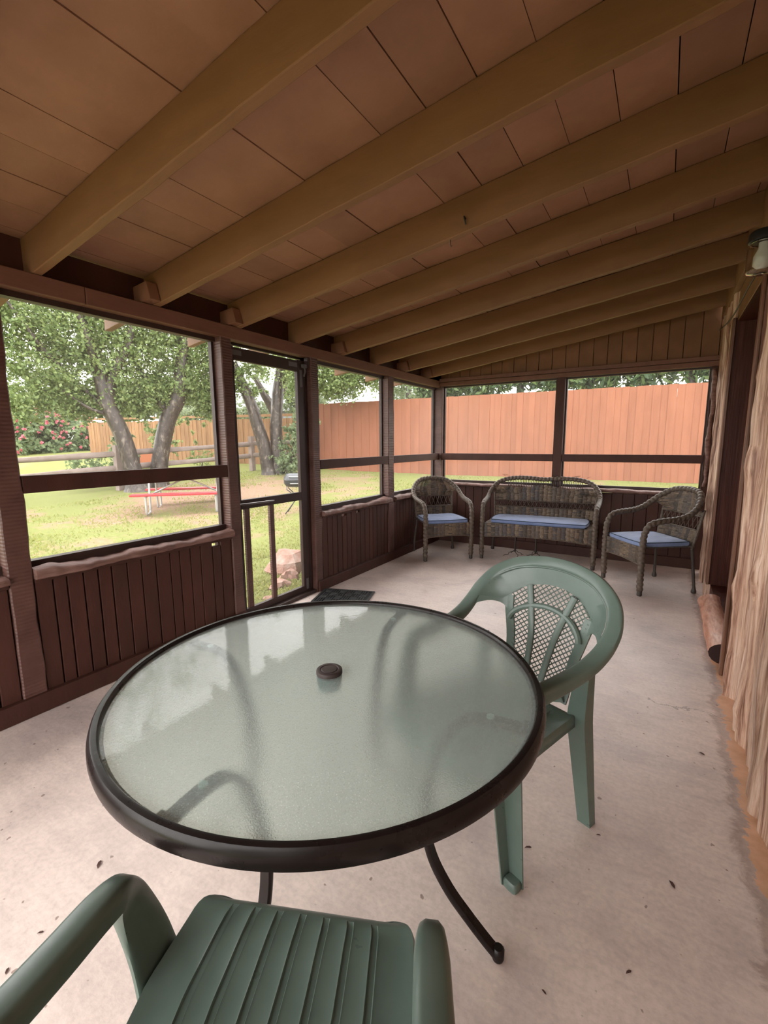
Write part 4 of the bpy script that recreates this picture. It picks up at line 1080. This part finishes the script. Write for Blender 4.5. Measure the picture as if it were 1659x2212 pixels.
# tree with the leaning trunk at the left, and its neighbour
tree('elm_tree', 'leafy tree with a thick leaning trunk, left of the picnic table',
  [([(-12.10,7.0,.0),(-12.14,6.97,.35),(-12.20,6.88,.9),(-12.28,6.72,1.7),(-12.38,6.54,2.35),(-12.44,6.44,3.0),(-12.50,6.34,3.8),(-12.62,6.2,4.6)], [.42,.27,.21,.20,.20,.16,.12,.08]),
   ([(-12.40,6.50,2.45),(-12.30,6.7,3.2),(-12.1,7.0,3.9),(-11.95,7.2,4.8)], [.15,.13,.11,.07]),
   ([(-12.36,6.60,2.2),(-12.9,6.0,3.0),(-13.2,5.2,3.9)], [.08,.065,.03]),
   ([(-12.33,6.62,2.1),(-12.5,6.1,2.3),(-12.75,5.6,2.75)], [.05,.04,.02]),
   ([(-12.44,6.44,3.0),(-12.3,6.2,3.7),(-12.2,5.9,4.6)], [.10,.08,.05]),([(-12.5,6.34,3.8),(-12.3,6.9,4.4),(-12.1,7.3,5.2)], [.09,.07,.04]),([(-12.9,6.0,3.0),(-12.8,5.4,3.6),(-12.9,4.8,4.6)], [.06,.05,.03])],
  [((-13.1,5.0,4.5),(1.2,1.0,.9),2600),((-12.9,5.2,3.3),(1.0,1.0,.8),2400),((-12.6,5.9,4.1),(1.1,1.0,.9),2600),((-12.3,6.3,5.2),(1.2,1.3,.8),2600),((-12.2,6.6,3.6),(1.0,.9,.8),2500),
   ((-12.1,7.1,4.6),(1.0,1.0,.9),2500),((-12.7,5.6,2.75),(.8,.8,.5),1500),((-12.2,6.8,2.75),(.8,.8,.45),1500),((-12.2,7.3,2.25),(.35,.3,.40),300),((-12.7,5.9,2.15),(.4,.4,.30),220),((-13.2,4.9,2.05),(.35,.35,.25),160),((-12.35,6.75,2.55),(.75,.75,.40),1100),((-12.75,5.9,2.45),(.7,.7,.35),800),((-13.2,4.9,2.45),(.7,.6,.4),800),((-12.0,7.4,2.75),(.6,.5,.5),800),((-12.8,5.9,6.6),(1.5,1.6,.9),800),((-12.2,7.6,6.9),(1.4,1.5,.9),800),((-12.9,6.4,8.3),(1.7,2.2,1.0),800),((-13.6,4.1,6.9),(1.2,1.2,.9),520),((-13.4,4.3,4.2),(1.0,.8,1.0),1800),((-13.2,4.6,5.6),(1.3,1.2,.8),2000)],
  .088, M['leaf'], density=2.0, back=.4)
tree('elm_tree', 'leafy tree with a straighter trunk behind the picnic table, right of the leaning one',
  [([(-12.28,7.70,.05),(-12.27,7.72,.5),(-12.22,7.81,1.3),(-12.10,8.0,2.1),(-11.95,8.22,2.7),(-11.86,8.35,3.4),(-11.78,8.46,4.2),(-11.72,8.55,5.0)], [.32,.24,.21,.22,.235,.17,.14,.10]),
   ([(-12.10,7.98,2.3),(-12.3,7.7,2.9),(-12.45,7.4,3.6)], [.13,.09,.05])],
  [((-11.7,8.6,5.1),(1.2,1.1,.8),2500),((-11.9,7.9,3.9),(.9,.9,.9),2500),((-11.5,8.8,4.2),(.9,.8,.9),2400),((-11.8,8.2,3.1),(.8,.7,.5),1500),((-11.3,9.1,3.3),(.6,.7,.8),1500),((-12.0,7.6,2.85),(.7,.6,.45),1200),((-11.9,7.7,5.2),(1.1,1.0,.8),2000),((-11.35,9.0,2.6),(.5,.5,.5),900),((-11.55,8.75,2.2),(.3,.3,.35),180),((-12.05,7.9,2.5),(.5,.5,.4),500),((-11.6,8.6,2.9),(.6,.6,.5),1000)],
  .088, M['leaf'], density=2.0, back=.4)
tree('forked_tree', 'tree with two lichen-spotted trunks rising from one base, seen through the screen door',
  [([(-10.60,10.45,.25),(-10.66,10.40,.55),(-10.75,10.31,1.35),(-10.88,10.19,2.0),(-10.98,10.08,2.55),(-11.12,9.94,3.1),(-11.3,9.75,3.8)], [.42,.22,.20,.19,.17,.15,.10]),
   ([(-10.48,10.60,.25),(-10.44,10.63,.6),(-10.47,10.60,1.78),(-10.41,10.66,2.9),(-10.34,10.73,3.6),(-10.28,10.80,4.6)], [.40,.21,.185,.17,.15,.11]),
   ([(-10.40,10.67,3.05),(-10.22,10.85,3.45),(-10.02,11.05,4.0)], [.10,.085,.06])],
  [((-11.4,9.6,4.3),(1.0,.9,.8),1700),((-10.6,10.3,4.9),(1.3,1.2,.7),2000),((-11.2,9.8,3.3),(.6,.5,.5),700),((-10.9,10.2,3.6),(.45,.45,.35),420),((-8.9,10.6,4.1),(1.4,1.0,.75),2800),((-8.2,10.8,3.35),(.9,.7,.6),1900),((-9.3,10.6,3.3),(.8,.7,.65),1700),((-7.6,11.0,3.65),(.9,.6,.5),1300),((-6.9,11.3,3.45),(.6,.4,.4),500),((-8.6,10.8,2.95),(.5,.5,.35),500),((-8.1,11.0,3.1),(.8,.45,.5),1500),((-7.3,11.2,3.25),(.7,.4,.4),900),((-9.2,10.7,3.7),(.9,.7,.6),1500),((-10.9,10.3,3.0),(.35,.35,.25),180)],
  .085, M['leaf'], density=1.7)
tree('dark_branching_tree', 'dark crooked tree behind the cedar fence, seen between the two forked trunks',
  [([(-12.3,13.2,.4),(-12.5,13.0,1.9),(-12.75,12.75,2.7),(-12.95,12.55,3.2),(-13.2,12.3,3.9)], [.22,.20,.17,.14,.08]), ([(-12.75,12.75,2.7),(-12.4,13.0,3.3),(-12.3,13.2,3.9)], [.10,.08,.05])],
  [((-13.0,12.9,4.1),(.9,.8,.7),900),((-12.4,13.3,3.6),(.7,.6,.5),500)], .10, M['leaf'])
tree('leafy_shrub', 'dark green shrub at the foot of the forked tree, behind the grill',
  [([(-10.0,10.7,.3),(-9.95,10.7,1.0),(-9.85,10.75,1.8)], [.05,.04,.02])],
  [((-9.95,10.6,.85),(.45,.4,.55),900),((-9.75,10.75,1.6),(.5,.45,.55),900),((-9.6,10.9,2.2),(.4,.4,.4),420),((-10.15,10.5,1.0),(.25,.25,.4),200)], .11, M['leafshrub'], 'shrub')
tree('yellow_shrub', 'small yellow-green spiky shrub in front of the cedar fence', [([(-14.6,10.9,.45),(-14.6,10.9,.9)], [.02,.015])],
  [((-14.6,10.9,.85),(.45,.45,.36),420),((-14.75,10.7,1.55),(.25,.25,.25),70)], .15, M['leaf'], 'shrub', asp=.25)
tree('vine_shrub', 'pale leafy shrub growing over the split rail post', [([(-13.4,7.2,.2),(-13.4,7.2,1.2)], [.03,.02])],
  [((-13.5,7.0,.75),(.55,.6,.55),650),((-13.2,7.35,1.35),(.4,.4,.4),260),((-13.9,6.5,.7),(.5,.6,.4),380)], .11, M['leafshrub'], 'shrub')
tree('hanging_vine', 'loose green vine hanging on the cedar fence between the two left trunks', [([(-13.3,8.4,.2),(-13.2,8.5,1.6),(-13.1,8.6,2.4)], [.045,.04,.02])],
  [((-13.2,8.5,1.7),(.5,.5,.45),260),((-12.9,8.8,2.2),(.5,.5,.35),240),((-13.1,8.6,1.25),(.35,.35,.3),110)], .11, M['leaf'], 'vine')
fb = tree('flowering_bush', 'large pink-flowering bush on the lawn at the far left', [([(-30.4,12.4,.7),(-30.3,12.4,2.0)], [.10,.06])],
  [((-30.8,11.6,2.0),(1.4,1.3,1.25),3000),((-29.9,13.4,2.0),(1.4,1.3,1.15),3000),((-30.3,12.4,2.5),(1.3,1.2,1.0),2400),((-29.4,14.6,1.6),(1.0,1.0,.9),1500),((-30.2,12.6,1.2),(1.9,2.4,.5),2400)], .24, M['leafshrub'], 'bush')
mb = MB(); B = Vector((-30.4,12.4,.7))
for i in range(120):
    a = math.radians(-22) + (hsh(i, 1)-.5)*3.0; zz_ = hsh(i, 2)
    q = 1 - .35*zz_**2
    c = Vector((-30.3 + 1.95*q*math.cos(a), 12.6 + 3.0*q*math.sin(a), 1.0 + 2.35*zz_**.75)) - B
    quads(mb, blob(c, (.20,.20,.15), 10, .2), .15, .8)
tag(mb.build('blossom', M['flower'], fb), 'clusters of pink blossom')
# tree masses beyond the fences
for i, (x, y, z, r, n, lab, mt, lf) in enumerate([
    (-6.6,15.2,3.6,(1.5,1.0,.85),2300,'dark feathery tree just above the far fence, right of the corner post','leaf2',.24),
    (-4.4,15.8,3.75,(1.5,1.0,.85),2300,'dark feathery tree above the fence, left of the middle post of the far wall','leaf2',.24),
    (-2.2,15.4,3.6,(1.5,1.0,.95),2300,'dark feathery tree above the fence, right of the middle post of the far wall','leaf2',.24),
    (.4,15.2,3.7,(1.5,1.0,1.0),2500,'dark feathery tree above the fence at the right end of the far opening','leaf2',.24),
    (-10.4,19.0,4.2,(1.6,1.2,1.3),1100,'grey-green tree beyond the red fence, left of the pale roof','leafgray',.17),
    (-13.0,14.9,3.2,(.8,.9,1.0),1100,'grey-green tree beyond the cedar fence, right of the second trunk','leafgray',.17),
    (-20.0,14.6,2.75,(1.3,.7,.55),1000,'grey-green hedge tree just over the cedar fence, left of the two near trunks','leafgray',.15),
    (-17.2,14.4,2.7,(1.2,.7,.55),1000,'grey-green hedge tree just over the cedar fence, between the two near trunks','leafgray',.15),
    (-15.0,14.0,2.75,(.9,.6,.5),800,'grey-green hedge tree just over the cedar fence, right of the near trunks','leafgray',.15),
    (-24.4,16.9,3.9,(1.9,1.9,1.3),1300,'pale tree far beyond the cedar fence, left of the forked tree','leafgray',.26),
    (-35.5,15.0,4.3,(3.0,3.0,1.7),2600,'pale yellow-green tree far behind the flowering bush','leaf',.34),
    (-32.0,17.6,4.3,(2.6,2.4,1.5),2400,'pale yellow-green tree far off, just right of the flowering bush','leaf',.34),
    (-27.5,18.8,4.2,(2.2,2.2,1.3),2200,'pale tree far beyond the cedar fence, seen between the two left trunks','leafgray',.28),
    (-12.6,22.4,5.0,(1.8,1.4,1.5),1000,'grey-green tree beyond the white house gable','leafgray',.2)]):
    tree('background_tree', lab, [([(x,y,.4),(x+.1,y,z-.5),(x,y+.1,z+.3)], [.16,.12,.05])], [((x,y,z),r,n),((x+r[0]*.6,y,z-.25),(r[0]*.6,r[1]*.7,r[2]*.7),n//2),((x-r[0]*.6,y,z-.15),(r[0]*.6,r[1]*.7,r[2]*.7),n//2)], lf, M[mt], group='trees beyond the fences', asp=.34 if mt == 'leaf2' else .6, droop=.3 if mt == 'leaf2' else 0)

# fences
def picket_fence(name, label, x0, x1, y, top, mat, w, seed, h0=None, jag=.0):
    t = empty(name, ((x0+x1)/2, y, gz((x0+x1)/2, y))); tag(t, label, 'fence'); B = t.location
    mb = MB(); x = x0; i = 0
    while x < x1:
        ww = w*(1+.12*(hsh(i, seed)-.5)); zt = top(x) + jag*(hsh(i, seed+1)-.5); zb = gz(x, y) + .0 - .01*hsh(i, 4); d = .010*(i % 2) + .006*hsh(i, seed+2); ln = .006*(hsh(i, 8)-.5)
        g = .0005
        mb.hexa([(x+g-B.x,y-.01-d-B.y,zb-B.z),(x+g+ln-B.x,y-.01-d-B.y,zt-B.z),(x+g-B.x,y+.01-d-B.y,zb-B.z),(x+g+ln-B.x,y+.01-d-B.y,zt-B.z),(x+ww-B.x,y-.01-d-B.y,zb-B.z),(x+ww+ln-B.x,y-.01-d-B.y,zt-B.z),(x+ww-B.x,y+.01-d-B.y,zb-B.z),(x+ww+ln-B.x,y+.01-d-B.y,zt-B.z)])
        x += ww - .004; i += 1
    mb.build('pickets', M[mat], t)
    for zf in (.35, 1.1, 1.75):
        mb = MB(); mb.hexa([(xx-B.x, yy-B.y, gz(xx, y)+zf+dz_-B.z) for xx in (x0, x1) for yy in (y+.015, y+.055) for dz_ in (0, .09)]); mb.build('back_rail', M[mat], t)
    return t
picket_fence('board_fence', 'tall orange-red stained board fence across the far side of the yard', -9.9, 3.2, 11.9, lambda x: 2.648 - .006*(x+9.9), 'redfence', .152, 3, jag=.012)
picket_fence('cedar_fence', 'natural cedar picket fence behind the trees', -25.0, -10.35, 12.1, lambda x: 2.26 - .0165*(x+12), 'cedarfence', .142, 8, jag=.03)
mb = MB(); mb.box(-10.30,-10.12,11.75,11.93,.4,2.3); tag(mb.build('fence_end_post', M['redfence'], bevel=.01), 'short red-brown end post where the cedar fence meets the tall red fence', 'post')

# split rail fence
def rail(mb, a, b_, r=.055): mb.tube(resample([a, Vector(a).lerp(Vector(b_), .5)+Vector((0,0,-.01)), b_], .3), r, 8, rfun=lambda s, q: 1+.12*math.sin(2*q+s*2), flat=1.3)
t = empty('split_rail_fence', (-12.75, 6.85, gz(-12.75, 6.85))); tag(t, 'weathered grey split rail fence running behind the trees', 'fence'); B = t.location
def part(nm, f):
    mb = MB(); f(mb); mb.v = [(x-B.x, y-B.y, z-B.z) for x, y, z in mb.v]; mb.build(nm, M['greywood'], t, smooth=50)
part('fence_post', lambda mb: mb.box(-12.84,-12.66,6.76,6.94,gz(-12.75,6.85)-.1,1.36))
part('fence_post', lambda mb: mb.box(-11.95,-11.8,10.75,10.9,gz(-11.9,10.8)-.1,1.62))
part('fence_post', lambda mb: mb.box(-13.75,-13.6,3.1,3.25,gz(-13.7,3.2)-.1,1.2))
part('rail', lambda mb: rail(mb, (-12.70,6.9,1.15), (-11.88,10.82,1.36)))
part('rail', lambda mb: rail(mb, (-12.70,6.9,.76), (-11.88,10.82,.97)))
part('rail', lambda mb: rail(mb, (-12.78,6.8,1.12), (-13.68,3.2,.94)))
part('rail', lambda mb: rail(mb, (-12.78,6.8,.74), (-13.68,3.2,.52)))
part('rail', lambda mb: rail(mb, (-11.88,10.82,1.38), (-10.25,11.85,1.45)))
part('rail', lambda mb: rail(mb, (-11.88,10.82,.99), (-10.25,11.85,1.05)))
t = empty('lawn_chair', (-16.4, 9.85, gz(-16.4, 9.85))); tag(t, 'orange wooden lawn chair back seen between the two left trunks', 'chair')
mb = MB(); mb.box(-.03,.03,-.32,.32,.10,.66); mb.build('backrest', M['orange'], t, bevel=.01)
mb = MB(); mb.box(-.55,.0,-.30,.30,.28,.33); mb.build('seat', M['orange'], t)
for yy in (-.33, .30):
    mb = MB(); mb.box(-.06,.04,yy,yy+.05,0,.70); mb.build('leg', M['grill'], t)
    mb = MB(); mb.box(-.58,-.50,yy,yy+.05,0,.30); mb.build('leg', M['grill'], t)

# picnic table
ax = math.atan2(.717, .695); t = empty('picnic_table', (0,0,0), ax); tag(t, 'red-planked picnic table with bench seats on a grey tube frame', 'table')
Rm = Matrix.Rotation(ax, 4, 'Z'); org = Vector((-8.86, 4.90, 0)) - Rm @ Vector((-.93, -.74, 0)); t.location = (org.x, org.y, -.045)
for s, nm in ((-1,'bench_seat'), (1,'bench_seat')):
    mb = MB(); mb.box(-.93,.93,s*.62-.125,s*.62+.125,.40,.44); mb.build(nm, M['red'], t, bevel=.008)
mb = MB()
for k in range(3): mb.box(-.93,.93,-.36+.245*k,-.36+.235+.245*k,.71,.75)
mb.build('tabletop', M['red'], t, bevel=.006)
for x in (-.66, .66):
    for s in (-1, 1):
        mb = MB(); mb.tube(spline([(x,s*.66,.40),(x,s*.66,.12),(x,s*.64,.035),(x,s*.56,.025),(x,s*.40,.03),(x,s*.34,.06),(x,s*.33,.16),(x,s*.28,.70)], 5), .021, 8); mb.build('leg', M['steel'], t, smooth=180)
    mb = MB(); mb.bar((x,-.68,.385),(x,.68,.385),.03,.03); mb.bar((x,-.34,.695),(x,.34,.695),.03,.03); mb.build('cross_bar', M['steel'], t)
for s in (-1, 1):
    mb = MB(); mb.tube([(s*.03,0,.69),(s*.64,0,.40)], .017, 8); mb.build('brace', M['steel'], t, smooth=180)

# charcoal grill
t = empty('charcoal_grill', (-6.13, 6.73, gz(-6.13, 6.73)), .6); tag(t, 'black barrel charcoal grill on thin folding legs, half hidden by the door', 'grill'); z0 = 0
mb = MB(); secs = []; xsg = np.linspace(-.26, .26, 13)
for x in xsg:
    q = math.sqrt(max(.02, 1-(abs(x)/.275)**6)); secs.append([(x, .17*q*math.cos(a), .66 + .135*q*math.sin(a)) for a in np.linspace(0, PI, 13)] )
mb.sweep(xsg, secs); mb.build('lid', M['grill'], t, smooth=50)
mb = MB(); secs = []
for x in xsg:
    q = math.sqrt(max(.02, 1-(abs(x)/.275)**6)); secs.append([(x, .165*q*math.cos(a), .648 + .135*q*math.sin(a)) for a in np.linspace(PI, 2*PI, 13)])
mb.sweep(xsg, secs); mb.build('bowl', M['grill'], t, smooth=50)
mb = MB(); mb.tube([(-.14,-.15,.735),(-.14,-.20,.74),(.14,-.20,.74),(.14,-.15,.735)], .009, 8); mb.tube([(-.12,-.165,.60),(-.12,-.19,.60),(.12,-.19,.60),(.12,-.165,.60)], .007, 8); tag(mb.build('handle', M['steel'], t, smooth=180), 'pale bar handles')
for s in (-1, 1):
    mb = MB(); mb.tube([(-.20,s*.10,.53),(-.20,s*.12,.48),(.06,s*.02,.26),(.24,-s*.16,.005)], .010, 6); mb.build('leg', M['grill'], t, smooth=180)
    mb = MB(); mb.tube([(.20,s*.10,.53),(.20,s*.12,.48),(-.06,s*.02,.26),(-.24,-s*.16,.005)], .010, 6); mb.build('leg', M['grill'], t, smooth=180)

# rocks by the step
def rock(loc, r, seed, lab):
    mb = MB(); rows = []; n = 12
    for i in range(n//2+1):
        th = PI*i/(n//2); row = []
        for j in range(n):
            ph = 2*PI*j/n; q = 1 + .22*math.sin(2*ph+seed+th*2) + .14*math.sin(3*ph-seed*2+th*3) + .10*wob(ph*1.2+th*2, seed) if 0 < i < n//2 else 1
            v = Vector((math.sin(th)*math.cos(ph)*r[0]*q, math.sin(th)*math.sin(ph)*r[1]*q, math.cos(th)*r[2]*(1+.15*math.sin(ph*2+seed)*math.sin(th))))
            # facet the stone
            for kx in range(4):
                nv = Vector((math.cos(kx*1.7+seed), math.sin(kx*1.7+seed), .5)).normalized(); lim = .72*(r[0]*abs(nv.x)+r[1]*abs(nv.y)+r[2]*abs(nv.z))*.95; dd = v.dot(nv)
                if dd > lim: v -= nv*(dd-lim)
            row.append(v)
        rows.append(row)
    mb.grid(rows, closed=True); o = mb.build('rock', M['rock'], smooth=12); o.location = (loc[0], loc[1], gz(loc[0], loc[1])-.13+loc[2])
    return tag(o, lab, 'rock')
rock((-3.80,3.98,.15), (.27,.30,.215), 1, 'large pinkish sandstone boulder outside the screen door')
rock((-3.42,3.42,.10), (.13,.15,.10), 2, 'smaller pale-topped reddish stone in front of the boulder')
rock((-3.50,3.66,.14), (.09,.10,.10), 4, 'pale stone leaning against the boulder')
rock((-3.20,3.05,.12), (.07,.08,.05), 6, 'small flat stone in the grass by the door')

# houses beyond the fence
def house(label, loc, rz_, W, D, H, rise):
    t = empty('house', loc, rz_); tag(t, label, 'house', None)
    mb = MB(); mb.box(-W/2,W/2,-D/2,D/2,-2.5,H)
    for s in (-1, 1): mb.add([(s*W/2,-D/2,H),(s*W/2,D/2,H),(s*W/2,0,H+rise),(s*(W/2-.1),-D/2,H),(s*(W/2-.1),D/2,H),(s*(W/2-.1),0,H+rise)], [(0,1,2),(3,5,4),(0,2,5,3),(1,4,5,2)])
    for k in range(10): mb.box(-W/2-.012,W/2+.012,-D/2-.012,D/2+.012,H-2.0+.2*k,H-2.0+.2*k+.012)
    mb.build('wall', M['siding'], t)
    for s in (-1, 1):
        mb = MB(); o = .35; zz1 = H - o*rise/(D/2)
        mb.hexa([(-W/2-.3,s*(D/2+o),zz1),(-W/2-.3,s*(D/2+o),zz1+.12),(-W/2-.3,0,H+rise),(-W/2-.3,0,H+rise+.12),(W/2+.3,s*(D/2+o),zz1),(W/2+.3,s*(D/2+o),zz1+.12),(W/2+.3,0,H+rise),(W/2+.3,0,H+rise+.12)])
        mb.build('roof', M['shingle'], t)
    mb = MB(); mb.box(-.6,.6,-D/2-.05,-D/2-.01,H-1.5,H-.5); f = mb.build('window', M['shingle'], t)
    mb = MB(); mb.box(-.5,.5,-D/2-.06,-D/2-.045,H-1.4,H-.6); mb.build('pane', M['grill'], f)
    return t
house('white sided house with a gable end, beyond the cedar fence', (-18.3, 19.6, .6), math.radians(35), 7.0, 5.4, 2.55, 1.25)
house('house with a pale grey gabled roof, beyond the tall red fence', (-14.6, 29.5, .6), math.radians(25), 5.2, 4.6, 2.9, 1.55)

# ------------------------------------------------------------------ overcast sky and camera
w = bpy.data.worlds.new('overcast_sky'); SC.world = w; w.use_nodes = True; nt = w.node_tree; bg = nt.nodes['Background']
tc = nt.nodes.new('ShaderNodeTexCoord'); sx = nt.nodes.new('ShaderNodeSeparateXYZ'); L(nt, tc.outputs['Generated'], sx.inputs[0])
c = ramp(nt, sx.outputs[2], [(0,(.86,.84,.82)), (.25,(.98,.96,.94)), (1,(1.05,1.03,1.0))])
L(nt, c, bg.inputs[0]); bg.inputs[1].default_value = SKY
cam = bpy.data.cameras.new('camera'); co = bpy.data.objects.new('camera', cam); COL.objects.link(co); SC.camera = co
F, yaw, pitch, roll_ = 980.0, .5511398375, .1517028291, .0063315358
fwd = Vector((-math.sin(yaw)*math.cos(pitch), math.cos(yaw)*math.cos(pitch), -math.sin(pitch))); r0 = Vector((math.cos(yaw), math.sin(yaw), 0)); d0 = fwd.cross(r0)
rt = r0*math.cos(roll_) + d0*math.sin(roll_); dn = d0*math.cos(roll_) - r0*math.sin(roll_)
Mx = Matrix(((rt.x,-dn.x,-fwd.x,0),(rt.y,-dn.y,-fwd.y,0),(rt.z,-dn.z,-fwd.z,1.38),(0,0,0,1))); co.matrix_world = Mx
cam.sensor_fit = 'VERTICAL'; cam.sensor_height = 36; cam.sensor_width = 36*1659/2212; cam.lens = F*36/2212; cam.clip_start = .02; cam.clip_end = 400
vs = SC.view_settings; vs.view_transform = 'Standard'; vs.look = 'None'; vs.gamma = 1; vs.use_curve_mapping = False; vs.exposure = EXPO
SC.cycles.use_adaptive_sampling = True; SC.cycles.adaptive_threshold = .03; SC.cycles.max_bounces = 9; SC.cycles.diffuse_bounces = 5; SC.cycles.transparent_max_bounces = 12; SC.cycles.transmission_bounces = 10
SC.cycles.sample_clamp_indirect = 8
